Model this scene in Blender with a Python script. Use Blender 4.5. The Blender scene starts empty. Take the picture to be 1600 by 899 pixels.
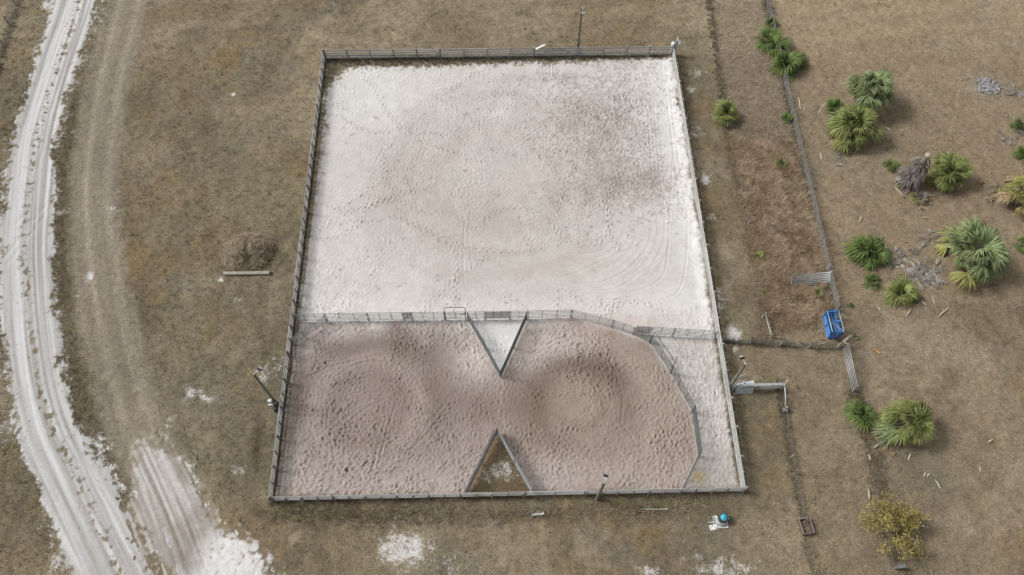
import bpy, math, random
import numpy as np
from mathutils import Matrix, Vector

rnd = random.Random(7)
scene = bpy.context.scene
COL = scene.collection

# ------------------------------------------------------------------ camera
F_PX, CAM, DEP, YAW, ROLL = 1240.0, np.array((-0.313, -14.617, 62.405)), 1.08394698, 0.0320709631, 0.0108546983
PW, PH = 1600.0, 899.0
def cam_axes():
    cd, sd = math.cos(DEP), math.sin(DEP)
    fwd = np.array((math.sin(YAW) * cd, math.cos(YAW) * cd, -sd))
    right = np.array((math.cos(YAW), -math.sin(YAW), 0.0))
    up = np.cross(right, fwd)
    c, s = math.cos(ROLL), math.sin(ROLL)
    return c * right + s * up, -s * right + c * up, fwd
R_, U_, F_ = cam_axes()
cam_data = bpy.data.cameras.new('camera')
cam = bpy.data.objects.new('camera', cam_data)
COL.objects.link(cam)
m = Matrix.Identity(4)
for i in range(3):
    m[i][0], m[i][1], m[i][2], m[i][3] = R_[i], U_[i], -F_[i], CAM[i]
cam.matrix_world = m
cam_data.sensor_fit = 'HORIZONTAL'
cam_data.sensor_width = 36.0
cam_data.lens = 36.0 * F_PX / PW
cam_data.clip_start = 0.5
cam_data.clip_end = 8000
scene.camera = cam

# ------------------------------------------------------------------ sky and sun (bright overcast, soft light from the west)
SUN_EL, SUN_AZ = math.radians(44), math.radians(284)      # azimuth clockwise from +Y
world = bpy.data.worlds.new('World')
scene.world = world
world.use_nodes = True
wn = world.node_tree.nodes
wl = world.node_tree.links
wn.clear()
wo = wn.new('ShaderNodeOutputWorld')
bg = wn.new('ShaderNodeBackground')
sky = wn.new('ShaderNodeTexSky')
sky.sky_type = 'NISHITA'
sky.sun_disc = False
sky.sun_elevation = SUN_EL
sky.sun_rotation = SUN_AZ
sky.air_density = 1.0
sky.dust_density = 4.0
sky.ozone_density = 1.0
hs = wn.new('ShaderNodeHueSaturation')
hs.inputs['Saturation'].default_value = 0.12
wl.new(sky.outputs[0], hs.inputs['Color'])
wl.new(hs.outputs[0], bg.inputs['Color'])
bg.inputs['Strength'].default_value = 0.071
wl.new(bg.outputs[0], wo.inputs['Surface'])
sun_data = bpy.data.lights.new('sun', 'SUN')
sun_data.energy = 1.5
sun_data.angle = math.radians(13)
sun_data.color = (1.0, 0.965, 0.92)
sun = bpy.data.objects.new('sun', sun_data)
COL.objects.link(sun)
sd = Vector((math.sin(SUN_AZ) * math.cos(SUN_EL), math.cos(SUN_AZ) * math.cos(SUN_EL), math.sin(SUN_EL)))
sun.rotation_euler = sd.to_track_quat('Z', 'Y').to_euler()
scene.view_settings.view_transform = 'Standard'
scene.view_settings.look = 'None'
scene.view_settings.gamma = 1.0
scene.view_settings.use_curve_mapping = False
scene.view_settings.exposure = 0.78
scene.render.engine = 'CYCLES'
scene.cycles.use_denoising = True
scene.cycles.denoising_prefilter = 'NONE'
scene.cycles.use_adaptive_sampling = False
scene.cycles.max_bounces = 5
scene.cycles.diffuse_bounces = 3

# ------------------------------------------------------------------ helpers
def G(px, py, z=0.0):
    """ground position of a surveyed photograph pixel"""
    v = F_ + R_ * (px - PW / 2) / F_PX - U_ * (py - PH / 2) / F_PX
    t = (z - CAM[2]) / v[2]
    p = CAM + t * v
    return (float(p[0]), float(p[1]))
def GP(pts):
    return [G(*p) for p in pts]

def _hash(ix, iy, seed):
    h = (ix.astype(np.int64) * 374761393 + iy.astype(np.int64) * 668265263 + seed * 1442695041) & 0xffffffff
    h = ((h ^ (h >> 13)) * 1274126177) & 0xffffffff
    h = ((h ^ (h >> 16)) * 2246822519) & 0xffffffff
    return ((h ^ (h >> 15)) & 0xffff) / 65535.0
def vnoise(x, y, s, seed=0):
    x = x / s; y = y / s
    ix = np.floor(x); iy = np.floor(y)
    fx = x - ix; fy = y - iy
    fx = fx * fx * (3 - 2 * fx); fy = fy * fy * (3 - 2 * fy)
    a = _hash(ix, iy, seed); b = _hash(ix + 1, iy, seed)
    c = _hash(ix, iy + 1, seed); d = _hash(ix + 1, iy + 1, seed)
    return (a * (1 - fx) + b * fx) * (1 - fy) + (c * (1 - fx) + d * fx) * fy
def fbm(x, y, s, o=3, seed=0):
    t = 0; a = 1.0; w = 0
    for k in range(o):
        ca, sa = math.cos(k * 1.1 + .4), math.sin(k * 1.1 + .4)
        t = t + a * vnoise(x * ca - y * sa, x * sa + y * ca, s, seed + k * 17)
        w += a; a *= .55; s *= .5
    return t / w
def sst(a, b, v):
    t = np.clip((v - a) / (b - a), 0, 1)
    return t * t * (3 - 2 * t)
def pdist(x, y, pts, closed=False):
    """distance to a polyline and the run along it"""
    best = np.full(x.shape, 1e9); run = np.zeros(x.shape); side = np.zeros(x.shape)
    L = 0.0
    n = len(pts)
    for i in range(n if closed else n - 1):
        ax, ay = pts[i]; bx, by = pts[(i + 1) % n]
        dx, dy = bx - ax, by - ay
        l2 = dx * dx + dy * dy; l = math.sqrt(l2)
        t = np.clip(((x - ax) * dx + (y - ay) * dy) / l2, 0, 1)
        d = np.hypot(x - ax - t * dx, y - ay - t * dy)
        s = np.sign((x - ax) * dy - (y - ay) * dx)
        k = d < best
        best = np.where(k, d, best); run = np.where(k, L + t * l, run); side = np.where(k, s, side)
        L += l
    return best, run, side
def inside(x, y, pts):
    r = np.zeros(x.shape, bool)
    n = len(pts); j = n - 1
    for i in range(n):
        xi, yi = pts[i]; xj, yj = pts[j]
        if yi != yj:
            r ^= ((yi > y) != (yj > y)) & (x < (xj - xi) * (y - yi) / (yj - yi) + xi)
        j = i
    return r
def sdf(x, y, pts):
    """signed distance, positive inside"""
    d = pdist(x, y, pts, True)[0]
    return np.where(inside(x, y, pts), d, -d)
def blob(x, y, px, py, rx, ry, rot=0.0):
    cx, cy = G(px, py)
    c, s = math.cos(math.radians(rot)), math.sin(math.radians(rot))
    u = (x - cx) * c + (y - cy) * s; v = -(x - cx) * s + (y - cy) * c
    return np.exp(-((u / rx) ** 2 + (v / ry) ** 2))
def smooth_line(pts, n=8):
    out = []
    P = [pts[0]] + list(pts) + [pts[-1]]
    for i in range(1, len(P) - 2):
        for k in range(n):
            t = k / n
            out.append(tuple(.5 * (2 * P[i][j] + (P[i + 1][j] - P[i - 1][j]) * t + (2 * P[i - 1][j] - 5 * P[i][j] + 4 * P[i + 1][j] - P[i + 2][j]) * t * t
                                   + (3 * P[i][j] - P[i - 1][j] - 3 * P[i + 1][j] + P[i + 2][j]) * t ** 3) for j in (0, 1)))
    out.append(tuple(pts[-1]))
    return out

def mesh_np(name, verts, faces, n=4, smooth=True, attrs=None):
    """mesh from numpy arrays: faces (k, n)"""
    me = bpy.data.meshes.new(name)
    k = len(faces)
    me.vertices.add(len(verts)); me.vertices.foreach_set('co', np.ascontiguousarray(verts, np.float32).ravel())
    me.loops.add(k * n); me.loops.foreach_set('vertex_index', np.ascontiguousarray(faces, np.int32).ravel())
    me.polygons.add(k)
    me.polygons.foreach_set('loop_start', np.arange(0, k * n, n, dtype=np.int32))
    me.polygons.foreach_set('use_smooth', np.full(k, smooth, bool))
    me.update(calc_edges=True)
    for an, arr in (attrs or {}).items():
        a = me.attributes.new(an, 'FLOAT_COLOR', 'POINT')
        if arr.shape[1] == 3:
            arr = np.concatenate([arr, np.ones((len(arr), 1))], 1)
        a.data.foreach_set('color', np.ascontiguousarray(arr, np.float32).ravel())
    me.validate()
    return me
def link(name, me, parent=None, mat=None, loc=None):
    o = bpy.data.objects.new(name, me)
    COL.objects.link(o)
    if mat is not None and me is not None and not me.materials:
        me.materials.append(mat)
    if parent is not None:
        o.parent = parent
    if loc is not None:
        o.location = loc
    return o
def tag(o, label=None, cat=None, group=None, kind=None):
    if label: o['label'] = label
    if cat: o['category'] = cat
    if group: o['group'] = group
    if kind: o['kind'] = kind
    return o
def thing(name, label, cat, loc=(0, 0, 0), rz=0.0, group=None):
    o = bpy.data.objects.new(name, None)
    o.empty_display_size = .3
    COL.objects.link(o)
    o.location = loc; o.rotation_euler = (0, 0, rz)
    return tag(o, label, cat, group)

class MB:
    """collects shapes into one mesh"""
    def __init__(s): s.v = []; s.f = []
    def box(s, c, size, rot=None):
        b = len(s.v); hx, hy, hz = size[0] / 2, size[1] / 2, size[2] / 2
        for p in ((-hx, -hy, -hz), (hx, -hy, -hz), (hx, hy, -hz), (-hx, hy, -hz), (-hx, -hy, hz), (hx, -hy, hz), (hx, hy, hz), (-hx, hy, hz)):
            q = Vector(p)
            if rot is not None: q = rot @ q
            s.v.append((q[0] + c[0], q[1] + c[1], q[2] + c[2]))
        for f in ((0, 3, 2, 1), (4, 5, 6, 7), (0, 1, 5, 4), (1, 2, 6, 5), (2, 3, 7, 6), (3, 0, 4, 7)):
            s.f.append(tuple(b + i for i in f))
        return s
    def bar(s, a, b, w, h):
        a = Vector(a); b = Vector(b); d = b - a
        q = d.to_track_quat('X', 'Z').to_matrix()
        return s.box((a + b) / 2, (d.length, w, h), q)
    def tube(s, pts, r, n=6, r2=None, cap=True):
        pts = [Vector(p) for p in pts]; m = len(pts); b = len(s.v)
        for i, p in enumerate(pts):
            d = (pts[min(i + 1, m - 1)] - pts[max(i - 1, 0)]).normalized()
            up = Vector((0, 0, 1)) if abs(d.z) < .9 else Vector((1, 0, 0))
            u = d.cross(up).normalized(); v = d.cross(u)
            rr = r if r2 is None else r + (r2 - r) * i / (m - 1)
            if isinstance(r, (list, tuple)): rr = r[i]
            for k in range(n):
                a = 2 * math.pi * k / n
                s.v.append(tuple(p + u * (rr * math.cos(a)) + v * (rr * math.sin(a))))
        for i in range(m - 1):
            for k in range(n):
                k2 = (k + 1) % n
                s.f.append((b + i * n + k, b + i * n + k2, b + (i + 1) * n + k2, b + (i + 1) * n + k))
        if cap:
            s.f.append(tuple(b + k for k in range(n))); s.f.append(tuple(b + (m - 1) * n + k for k in reversed(range(n))))
        return s
    def lathe(s, prof, n=14, c=(0, 0, 0)):
        b = len(s.v)
        for r, z in prof:
            for k in range(n):
                a = 2 * math.pi * k / n
                s.v.append((c[0] + r * math.cos(a), c[1] + r * math.sin(a), c[2] + z))
        for i in range(len(prof) - 1):
            for k in range(n):
                k2 = (k + 1) % n
                s.f.append((b + i * n + k, b + i * n + k2, b + (i + 1) * n + k2, b + (i + 1) * n + k))
        s.f.append(tuple(b + k for k in reversed(range(n)))); s.f.append(tuple(b + (len(prof) - 1) * n + k for k in range(n)))
        return s
    def mesh(s, name, smooth=False):
        me = bpy.data.meshes.new(name)
        me.from_pydata([tuple(v) for v in s.v], [], s.f)
        me.update()
        if smooth:
            me.polygons.foreach_set('use_smooth', [True] * len(me.polygons))
        return me
    def build(s, name, mat, parent=None, smooth=False):
        return link(name, s.mesh(name, smooth), parent, mat)

# ------------------------------------------------------------------ materials
def new_mat(name, rough=.85):
    mt = bpy.data.materials.new(name)
    mt.use_nodes = True
    nt = mt.node_tree
    b = nt.nodes['Principled BSDF']
    b.inputs['Roughness'].default_value = rough
    b.inputs['Specular IOR Level'].default_value = .25
    return mt, nt, b
def nd(nt, typ, **kw):
    n = nt.nodes.new(typ)
    for k, v in kw.items():
        if k in n.inputs: n.inputs[k].default_value = v
        else: setattr(n, k, v)
    return n
def noise(nt, vec, scale, detail=3.0, rough=.6):
    n = nd(nt, 'ShaderNodeTexNoise')
    n.inputs['Scale'].default_value = scale; n.inputs['Detail'].default_value = detail; n.inputs['Roughness'].default_value = rough
    nt.links.new(vec, n.inputs['Vector'])
    return n.outputs['Fac']
def ramp(nt, fac, stops):
    r = nd(nt, 'ShaderNodeValToRGB')
    e = r.color_ramp.elements
    while len(e) < len(stops): e.new(.5)
    for el, (p, c) in zip(e, stops):
        el.position = p; el.color = (*c, 1) if len(c) == 3 else c
    nt.links.new(fac, r.inputs['Fac'])
    return r.outputs['Color']
def math_n(nt, op, a, b=None):
    n = nd(nt, 'ShaderNodeMath', operation=op)
    for i, v in enumerate((a, b)):
        if v is None: continue
        if isinstance(v, (int, float)): n.inputs[i].default_value = v
        else: nt.links.new(v, n.inputs[i])
    return n.outputs[0]
def mixc(nt, fac, a, b, mode='MIX'):
    n = nd(nt, 'ShaderNodeMix', data_type='RGBA', blend_type=mode)
    for i, v in ((0, fac), (6, a), (7, b)):
        if isinstance(v, (int, float)): n.inputs[i].default_value = v
        elif isinstance(v, tuple): n.inputs[i].default_value = (*v, 1)
        else: nt.links.new(v, n.inputs[i])
    return n.outputs[2]
def wpos(nt):
    return nd(nt, 'ShaderNodeNewGeometry').outputs['Position']
def bump(nt, b, h, strength, dist):
    n = nd(nt, 'ShaderNodeBump')
    n.inputs['Strength'].default_value = strength; n.inputs['Distance'].default_value = dist
    nt.links.new(h, n.inputs['Height']); nt.links.new(n.outputs[0], b.inputs['Normal'])

def mat_worn(name, c1, c2, scale=6.0, rough=.8, vary=.25, metal=0.0, c3=None):
    """weathered paint, wood or metal: two tones by noise, each piece a little lighter or darker"""
    mt, nt, b = new_mat(name, rough)
    p = wpos(nt)
    n1 = noise(nt, p, scale, 4)
    col = ramp(nt, n1, [(.3, c1), (.7, c2)])
    if c3:
        n2 = noise(nt, p, scale * 2.7, 3)
        col = mixc(nt, ramp(nt, n2, [(.56, (0, 0, 0)), (.66, (1, 1, 1))]), col, c3)
    oi = nd(nt, 'ShaderNodeObjectInfo')
    k = math_n(nt, 'MULTIPLY_ADD', oi.outputs['Random'], 2 * vary)
    k.node.inputs[2].default_value = 1 - vary
    hv = nd(nt, 'ShaderNodeHueSaturation')
    nt.links.new(k, hv.inputs['Value']); nt.links.new(col, hv.inputs['Color'])
    nt.links.new(hv.outputs[0], b.inputs['Base Color'])
    b.inputs['Metallic'].default_value = metal
    bump(nt, b, n1, .3, .01)
    return mt
# ------------------------------------------------------------------ the ground: where things lie
NW, NE, SW, SE = G(508, 93), G(1049, 87), G(426, 783), G(1158, 768)
ARENA = [SW, SE, NE, NW]
WEDGE = GP([(729, 775), (777, 677), (831, 774)])
# sand reaches the fences except for a grassy strip along the north rail and the north-west corner
SAND_EDGE = GP([(427, 781), (1157, 767), (1052, 90), (960, 92), (880, 96), (760, 100), (640, 104), (545, 108), (522, 120), (508, 150), (488, 330), (468, 455)])
ROAD = smooth_line(GP([(128, -60), (120, 0), (97, 70), (74, 140), (55, 215), (47, 290), (41, 370), (42, 440), (47, 520), (58, 600), (76, 670), (112, 750), (150, 830), (186, 905), (215, 960)]), 3)
TRACK = smooth_line(GP([(215, -60), (200, 0), (174, 100), (157, 200), (147, 300), (154, 400), (170, 500), (192, 600), (222, 680), (262, 760)]), 3)
YARD = GP([(218, 692), (262, 700), (300, 730), (318, 775), (345, 812), (398, 850), (436, 902), (470, 960), (300, 980), (262, 905), (226, 850), (206, 790), (210, 735)])
LANE_EDGE = GP([(1100, -60), (1107, 0), (1118, 90), (1133, 180), (1150, 280), (1172, 380), (1190, 460), (1199, 525)])
PEN_EDGE = GP([(1218, 600), (1226, 650), (1240, 740), (1256, 820), (1272, 900), (1290, 980)])
WIRE = GP([(1188, -60), (1196, 0), (1222, 118), (1246, 225), (1272, 335), (1292, 425), (1306, 486)])
EAST_EDGE = GP([(1333, 607), (1348, 660), (1366, 730), (1385, 800), (1404, 890), (1420, 960)])
STRIP = GP([(1135, 215), (1240, 225), (1268, 335), (1290, 430), (1304, 520), (1202, 522), (1176, 390), (1152, 285)])
SHOULDER = smooth_line(GP([(130, 150), (108, 230), (100, 330), (106, 430), (105, 520), (116, 600), (140, 680), (190, 770)]), 3)

def arena_in(x, y):
    return sdf(x, y, SAND_EDGE)

def white_field(x, y):
    """how much white sand lies on the ground, 0..1"""
    w = np.zeros(x.shape)
    d, run, side = pdist(x, y, ROAD)
    half = 1.92 + .25 * np.sin(run * .21) + .9 * sst(18, 40, np.abs(run - 62) * 0 + np.clip(run - 20, 0, 60)) * .3
    half = half + 1.5 * (fbm(x, y, 1.9, 4, 6) - .5)
    road = sst(half + 1.0, half - .6, d)
    weeds = np.exp(-((side * d + .15 + .25 * np.sin(run * .13)) / .5) ** 2) * (.55 + .5 * fbm(x, y, 1.7, 4, 5))
    w = np.maximum(w, road - weeds * .5)
    w = np.maximum(w, .6 * sst(half + 3.0, half + .1, d) * fbm(x, y, 3.5, 4, 9) * 1.35)
    s = sdf(x, y, YARD)
    w = np.maximum(w, sst(-.9, .6, s) * .82)
    for px, py, rx, ry, k in ((632, 858, 2.1, 1.4, .8), (300, 615, 1.2, .9, .62), (325, 622, 1.3, .6, .6), (620, 810, .9, 1.0, .55), (655, 850, 1.6, .8, .6), (840, 803, .8, .3, .7),
                              (1090, 115, 1.0, .8, .62), (1078, 140, .5, .5, .7), (1082, 205, 1.2, 1.0, .55), (1100, 280, .6, .9, .75), (1112, 340, .7, .6, .55),
                              (1128, 470, .8, 2.4, .55), (1145, 522, .7, .8, .92), (1150, 545, .4, 1.0, .6), (1125, 560, .8, 1.8, .58), (1148, 598, 1.6, .8, .65),
                              (790, 733, 1.0, 1.0, .66), (770, 740, 1.4, .8, .6), (792, 744, 1.1, .6, .6), (1130, 890, 2.6, 1.0, .62), (1020, 893, 1.4, .6, .62), (705, 882, 1.2, .8, .56), (1545, 137, 1.4, 1.1, .52),
                              (140, 432, .4, .6, .8), (172, 326, .5, .4, .6), (410, 585, 1.8, 1.4, .52), (432, 568, 1.2, 1.4, .5), (345, 437, .35, .35, .8), (372, 468, .6, .3, .6),
                              (120, 462, .3, .5, .65), (255, 690, 1.0, .8, .6), (268, 660, .7, .7, .55), (300, 850, 2.4, 2.0, .2), (375, 735, .6, .5, .6), (60, 108, 1.2, 1.0, .5), (365, 148, .25, .25, .9),
                              (20, 660, 1.6, 2.2, .55), (95, 330, .9, .6, .6), (105, 880, 2.0, 1.4, .6), (30, 640, .8, 1.5, .5), (1085, 870, 1.0, .6, .5), (1408, 282, .6, .4, .4)):
        w = np.maximum(w, k * .9 * blob(x, y, px, py, rx * 1.25, ry * 1.25) ** .8)
    a = sdf(x, y, ARENA)
    w = np.maximum(w, .5 * sst(-1.4, .1, a) * sst(16.0, 18.0, x) * (a < .3))
    return w

def lerp(c, d, m):
    m = m[..., None]
    return c * (1 - m) + np.asarray(d) * m

def ground_color(x, y):
    n8 = fbm(x, y, 11.0, 3, 1); n2 = fbm(x, y, 2.6, 3, 2); n5 = fbm(x, y, .7, 3, 3)
    east = sst(19, 26, x)
    c = np.ones(x.shape + (3,)) * np.array((.190, .164, .113))
    c = lerp(c, (.232, .189, .134), east)
    c = lerp(c, (.235, .198, .140), sst(40, 52, y) * (1 - east) * .9)
    c = lerp(c, (.235, .192, .13), sst(3, -3, y) * .85 * (1 - east))
    # drier and darker patches of sward
    c = lerp(c, (.14, .12, .084), sst(.48, .7, n8) * .5 * (1 - .4 * east))
    c = lerp(c, (.125, .103, .07), sst(.5, .7, n2) * .42)
    c = lerp(c, (.27, .228, .165), sst(.5, .72, fbm(x, y, 3.7, 4, 11)) * .6)
    c = lerp(c, (.165, .125, .08), sst(.52, .7, fbm(x, y, 5.5, 4, 13)) * .5)
    c = lerp(c, (.1, .085, .055), sst(.6, .74, fbm(x, y, .95, 3, 14)) * .22)  # small dark spots paint in the shade between grass clumps
    # ochre flecks
    oc = sst(.56, .72, fbm(x, y, .9, 3, 21)) * sst(.5, .7, fbm(x, y, 6.0, 2, 22))
    c = lerp(c, (.22, .165, .085), oc * .5)
    for px, py, rx, ry in ((345, 90, 2.4, 1.6), (230, 180, 2.0, 1.2), (200, 400, 2.2, 1.4), (350, 130, 2.2, 2.0), (330, 510, 2.5, 2.4), (1110, 860, 1.3, 1.2), (480, 95, .8, 1.5), (1165, 95, 1.2, 1.2)):
        c = lerp(c, (.215, .16, .08), blob(x, y, px, py, rx, ry) * sst(.4, .6, n2) * .6)
    # dark shoulder between the white road and the two-track
    d, run, _ = pdist(x, y, SHOULDER)
    c = lerp(c, (.1, .083, .055), sst(2.1, .4, d + (n2 - .5) * 1.6) * .85)
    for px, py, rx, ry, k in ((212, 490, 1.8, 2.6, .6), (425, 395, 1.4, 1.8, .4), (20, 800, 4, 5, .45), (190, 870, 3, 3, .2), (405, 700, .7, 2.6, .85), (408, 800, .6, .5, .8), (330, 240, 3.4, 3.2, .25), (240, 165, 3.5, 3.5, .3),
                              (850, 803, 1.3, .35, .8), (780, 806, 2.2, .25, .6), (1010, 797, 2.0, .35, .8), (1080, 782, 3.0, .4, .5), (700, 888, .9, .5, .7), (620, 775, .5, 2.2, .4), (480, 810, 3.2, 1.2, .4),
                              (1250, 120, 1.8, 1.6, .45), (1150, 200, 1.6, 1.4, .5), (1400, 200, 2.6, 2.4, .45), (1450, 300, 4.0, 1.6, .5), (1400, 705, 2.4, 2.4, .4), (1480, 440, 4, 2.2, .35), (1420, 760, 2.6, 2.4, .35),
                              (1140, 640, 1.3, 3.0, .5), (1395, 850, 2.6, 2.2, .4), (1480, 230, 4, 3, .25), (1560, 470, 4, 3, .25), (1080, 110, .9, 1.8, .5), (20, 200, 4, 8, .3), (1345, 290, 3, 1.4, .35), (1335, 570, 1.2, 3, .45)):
        c = lerp(c, (.1, .083, .055), blob(x, y, px, py, rx, ry) * k)  # dark weedy spots, plus painted shade beside the palms and hay mound
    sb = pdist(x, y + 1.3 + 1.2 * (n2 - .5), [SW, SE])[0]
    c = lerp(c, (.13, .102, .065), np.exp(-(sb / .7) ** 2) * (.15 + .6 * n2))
    # two-track of bare, pale earth
    d, run, side = pdist(x, y, TRACK)
    t = sst(2.9, 1.8, d + (n2 - .5) * 1.2)
    ruts = np.exp(-((d - .95) / .5) ** 2)
    c = lerp(c, (.215, .19, .15), t * .95)
    c = lerp(c, (.285, .252, .205), t * ruts * (.35 + .6 * fbm(x, y, 5.0, 2, 31)))
    for px, py, r in ((140, 490, 1.2), (150, 500, 1.5), (178, 415, 1.3), (195, 50, 1.8), (220, 640, 1.6)):
        c = lerp(c, (.26, .22, .165), blob(x, y, px, py, r, r * 1.3) * .55)
    # mown lane east of the arena
    ld, _, ls = pdist(x, y, LANE_EDGE)
    lane = sst(0.3, -.3, -ls * -ld) if False else ((x > 17.5) & (ls < 0) & (y > 16)).astype(float)
    c = lerp(c, (.235, .188, .13), lane * .7)
    c = lerp(c, (.26, .212, .15), np.exp(-((ld - .25) / .45) ** 2) * (ls < 0) * (y > 16) * .7)
    pen = inside(x, y, GP([(1135, 540), (1318, 545), (1335, 610), (1375, 770), (1405, 899), (1275, 905), (1222, 640), (1150, 615)])).astype(float)
    c = lerp(c, (.195, .162, .112), pen * .6)
    # rank brown grass between the lane and the wire fence
    s = sdf(x, y, STRIP)
    c = lerp(c, (.122, .086, .055), sst(-1.6, 1.4, s + (n2 - .5) * 4.0) * .72)
    c = lerp(c, (.29, .235, .17), sst(-1.0, 1.2, s) * sst(.5, .66, fbm(x, y, 1.7, 4, 41)) * .6)
    up = inside(x, y, GP([(1108, 0), (1196, 0), (1240, 225), (1140, 225)])).astype(float)
    c = lerp(c, (.235, .2, .155), up * .5)
    for line, w, col, k in ((LANE_EDGE, .33, (.1, .083, .057), .6), (PEN_EDGE, .26, (.1, .085, .06), .5), (EAST_EDGE, .6, (.1, .085, .06), .5), (WIRE, .5, (.12, .108, .085), .7)):
        d, _, sd2 = pdist(x + 1.1 * (n2 - .5), y, line)
        c = lerp(c, col, np.clip(np.exp(-(d / w) ** 2) * k * (2.4 * fbm(x, y, 1.3, 3, 67) - .35), 0, 1))
    pe, _, ps = pdist(x, y, PEN_EDGE)
    c = lerp(c, (.215, .172, .115), np.exp(-((pe - .7) / .4) ** 2) * (ps < 0) * .6)
    # grey, greenish bare spots
    gr = .6 * sst(.58, .72, fbm(x, y, 2.2, 3, 51)) * sst(.5, .65, fbm(x, y, 13, 2, 52))
    c = lerp(c, (.18, .172, .14), gr * .55)
    for px, py, r in ((205, 590, 2.4), (290, 450, 2.0), (1465, 745, 2.0), (700, 900, 3.0), (310, 625, 2.2), (1120, 890, 3), (1160, 735, 1.5)):
        c = lerp(c, (.165, .15, .115), blob(x, y, px, py, r, r) * .5)
    # ash heap
    c = lerp(c, (.2, .2, .2), blob(x, y, 1543, 135, 1.3, 1.2) * .9)
    # grass strip inside the north rail and in the wedge pen
    a = sdf(x, y, ARENA)
    c = lerp(c, (.18, .16, .12), ((a > -.2) & (y > 38)) * .7)
    wd = sdf(x, y, WEDGE)
    c = lerp(c, (.15, .115, .068), (wd > -.3) * .8)
    mow = fbm(x * .12, y, .8, 2, 65) * sst(44, 48, y) + fbm((x * .95 + y * .3) * 1.0, (y * .95 - x * .3) * .12, .8, 2, 66) * (1 - sst(44, 48, y)) * (1 - east)
    c = c * (.9 + .24 * mow + .17 * east + .06 * sst(40, 50, y))[..., None]
    c = c * np.array((1.0, .985, .96))
    c = c * (.86 + .28 * n5)[..., None] * (.9 + .2 * fbm(x, y, .33, 2, 61))[..., None]
    return c

def base_height(x, y):
    h = .10 * (fbm(x, y, 14.0, 2, 71) - .5) + .05 * (fbm(x, y, 2.4, 2, 72) - .5)
    near = sst(3.0, .2, np.abs(pdist(x, y, ARENA, True)[0]))
    h = h * (1 - .8 * near)
    h = h * sst(9000, 100, np.hypot(x, y))
    return h

def ground_height(x, y):
    h = base_height(x, y)
    rough = 1.0
    d, _, _ = pdist(x, y, TRACK); d2, _, _ = pdist(x, y, ROAD)
    calm = np.maximum(sst(2.4, 1.2, d), sst(3.4, 2.2, d2))
    clump = fbm(x, y, .55, 2, 81)
    h = h + (.12 * (clump - .5) + .06 * (fbm(x, y, 1.5, 2, 82) - .5)) * (1 - .75 * calm)
    h = h - .06 * np.exp(-((d - .95) / .4) ** 2)
    s = sdf(x, y, STRIP)
    h = h + .16 * sst(-.5, 1.0, s) * fbm(x, y, .9, 2, 83)
    for line, w, k in ((LANE_EDGE, .35, .12), (PEN_EDGE, .3, .1), (EAST_EDGE, .7, .1)):
        dd, _, _ = pdist(x + .8 * (fbm(x, y, 2.6, 3, 2) - .5), y, line)
        h = h + k * np.exp(-(dd / w) ** 2) * fbm(x, y, .8, 2, 84)
    for px, py, rx, ry, k in ((405, 700, .4, 2.4, .16), (850, 803, 1.4, .28, .16), (1010, 797, 2.0, .28, .18), (408, 800, .5, .4, .12), (780, 806, 2.0, .2, .1), (700, 888, .5, .4, .2), (1080, 782, 2.6, .3, .1)):
        h = h - k * blob(x, y, px, py, rx, ry)
    h = h + .22 * blob(x, y, 1543, 135, 1.1, 1.0) * fbm(x, y, .5, 2, 85)
    ins = sst(-.1, .5, arena_in(x, y)) * sst(.3, -.2, sdf(x, y, WEDGE))
    return h * (1 - ins) - .09 * ins

def grid_axis(lo, hi, step, far):
    a = list(np.arange(lo, hi + step / 2, step))
    s = step; l = []; v = lo
    while v > -far:
        s *= 1.45; v -= s; l.append(v)
    s = step; r = []; v = a[-1]
    while v < far:
        s *= 1.45; v += s; r.append(v)
    return np.array(l[::-1] + a + r)
def grid_faces(nx, ny):
    i = np.arange(nx - 1)[None, :] + nx * np.arange(ny - 1)[:, None]
    return np.stack([i, i + 1, i + 1 + nx, i + nx], -1).reshape(-1, 4)

# ---- materials of the earth
def sand_mix(nt, p, wfac, colour):
    """white sand over the soil where the sand attribute beats the grain of the ground"""
    n1 = noise(nt, p, 1.5, 6, .72)
    n2 = noise(nt, p, 8.0, 4, .75)
    s = math_n(nt, 'ADD', wfac, math_n(nt, 'MULTIPLY', math_n(nt, 'SUBTRACT', n1, .5), 1.5))
    s = math_n(nt, 'ADD', s, math_n(nt, 'MULTIPLY', math_n(nt, 'SUBTRACT', n2, .5), .9))
    msk = ramp(nt, s, [(.44, (0, 0, 0)), (.74, (1, 1, 1))])
    sandc = ramp(nt, n2, [(.25, (.5, .485, .465)), (.7, (.63, .62, .605))])
    return mixc(nt, msk, colour, sandc), msk
def mat_earth():
    mt, nt, b = new_mat('dry_ground', .95)
    b.inputs['Specular IOR Level'].default_value = .1
    p = wpos(nt)
    at = nd(nt, 'ShaderNodeAttribute', attribute_name='col')
    n1 = noise(nt, p, 2.6, 6, .75); n2 = noise(nt, p, 7.5, 5, .8)
    k1 = ramp(nt, n1, [(.3, (.74, .735, .73)), (.5, (1, 1, 1)), (.72, (1.24, 1.24, 1.23))])
    k2 = ramp(nt, n2, [(.32, (.62, .61, .6)), (.5, (1.0, 1.0, 1.0)), (.68, (1.42, 1.42, 1.4))])
    c = mixc(nt, 1.0, at.outputs['Color'], k1, 'MULTIPLY')
    c = mixc(nt, 1.0, c, k2, 'MULTIPLY')
    c, msk = sand_mix(nt, p, at.outputs['Alpha'], c)
    nt.links.new(c, b.inputs['Base Color'])
    bump(nt, b, math_n(nt, 'ADD', n1, n2), .9, .05)
    return mt
M_EARTH = mat_earth()
mt, nt, b = new_mat('road_sand', .95)
b.inputs['Specular IOR Level'].default_value = .1
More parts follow.
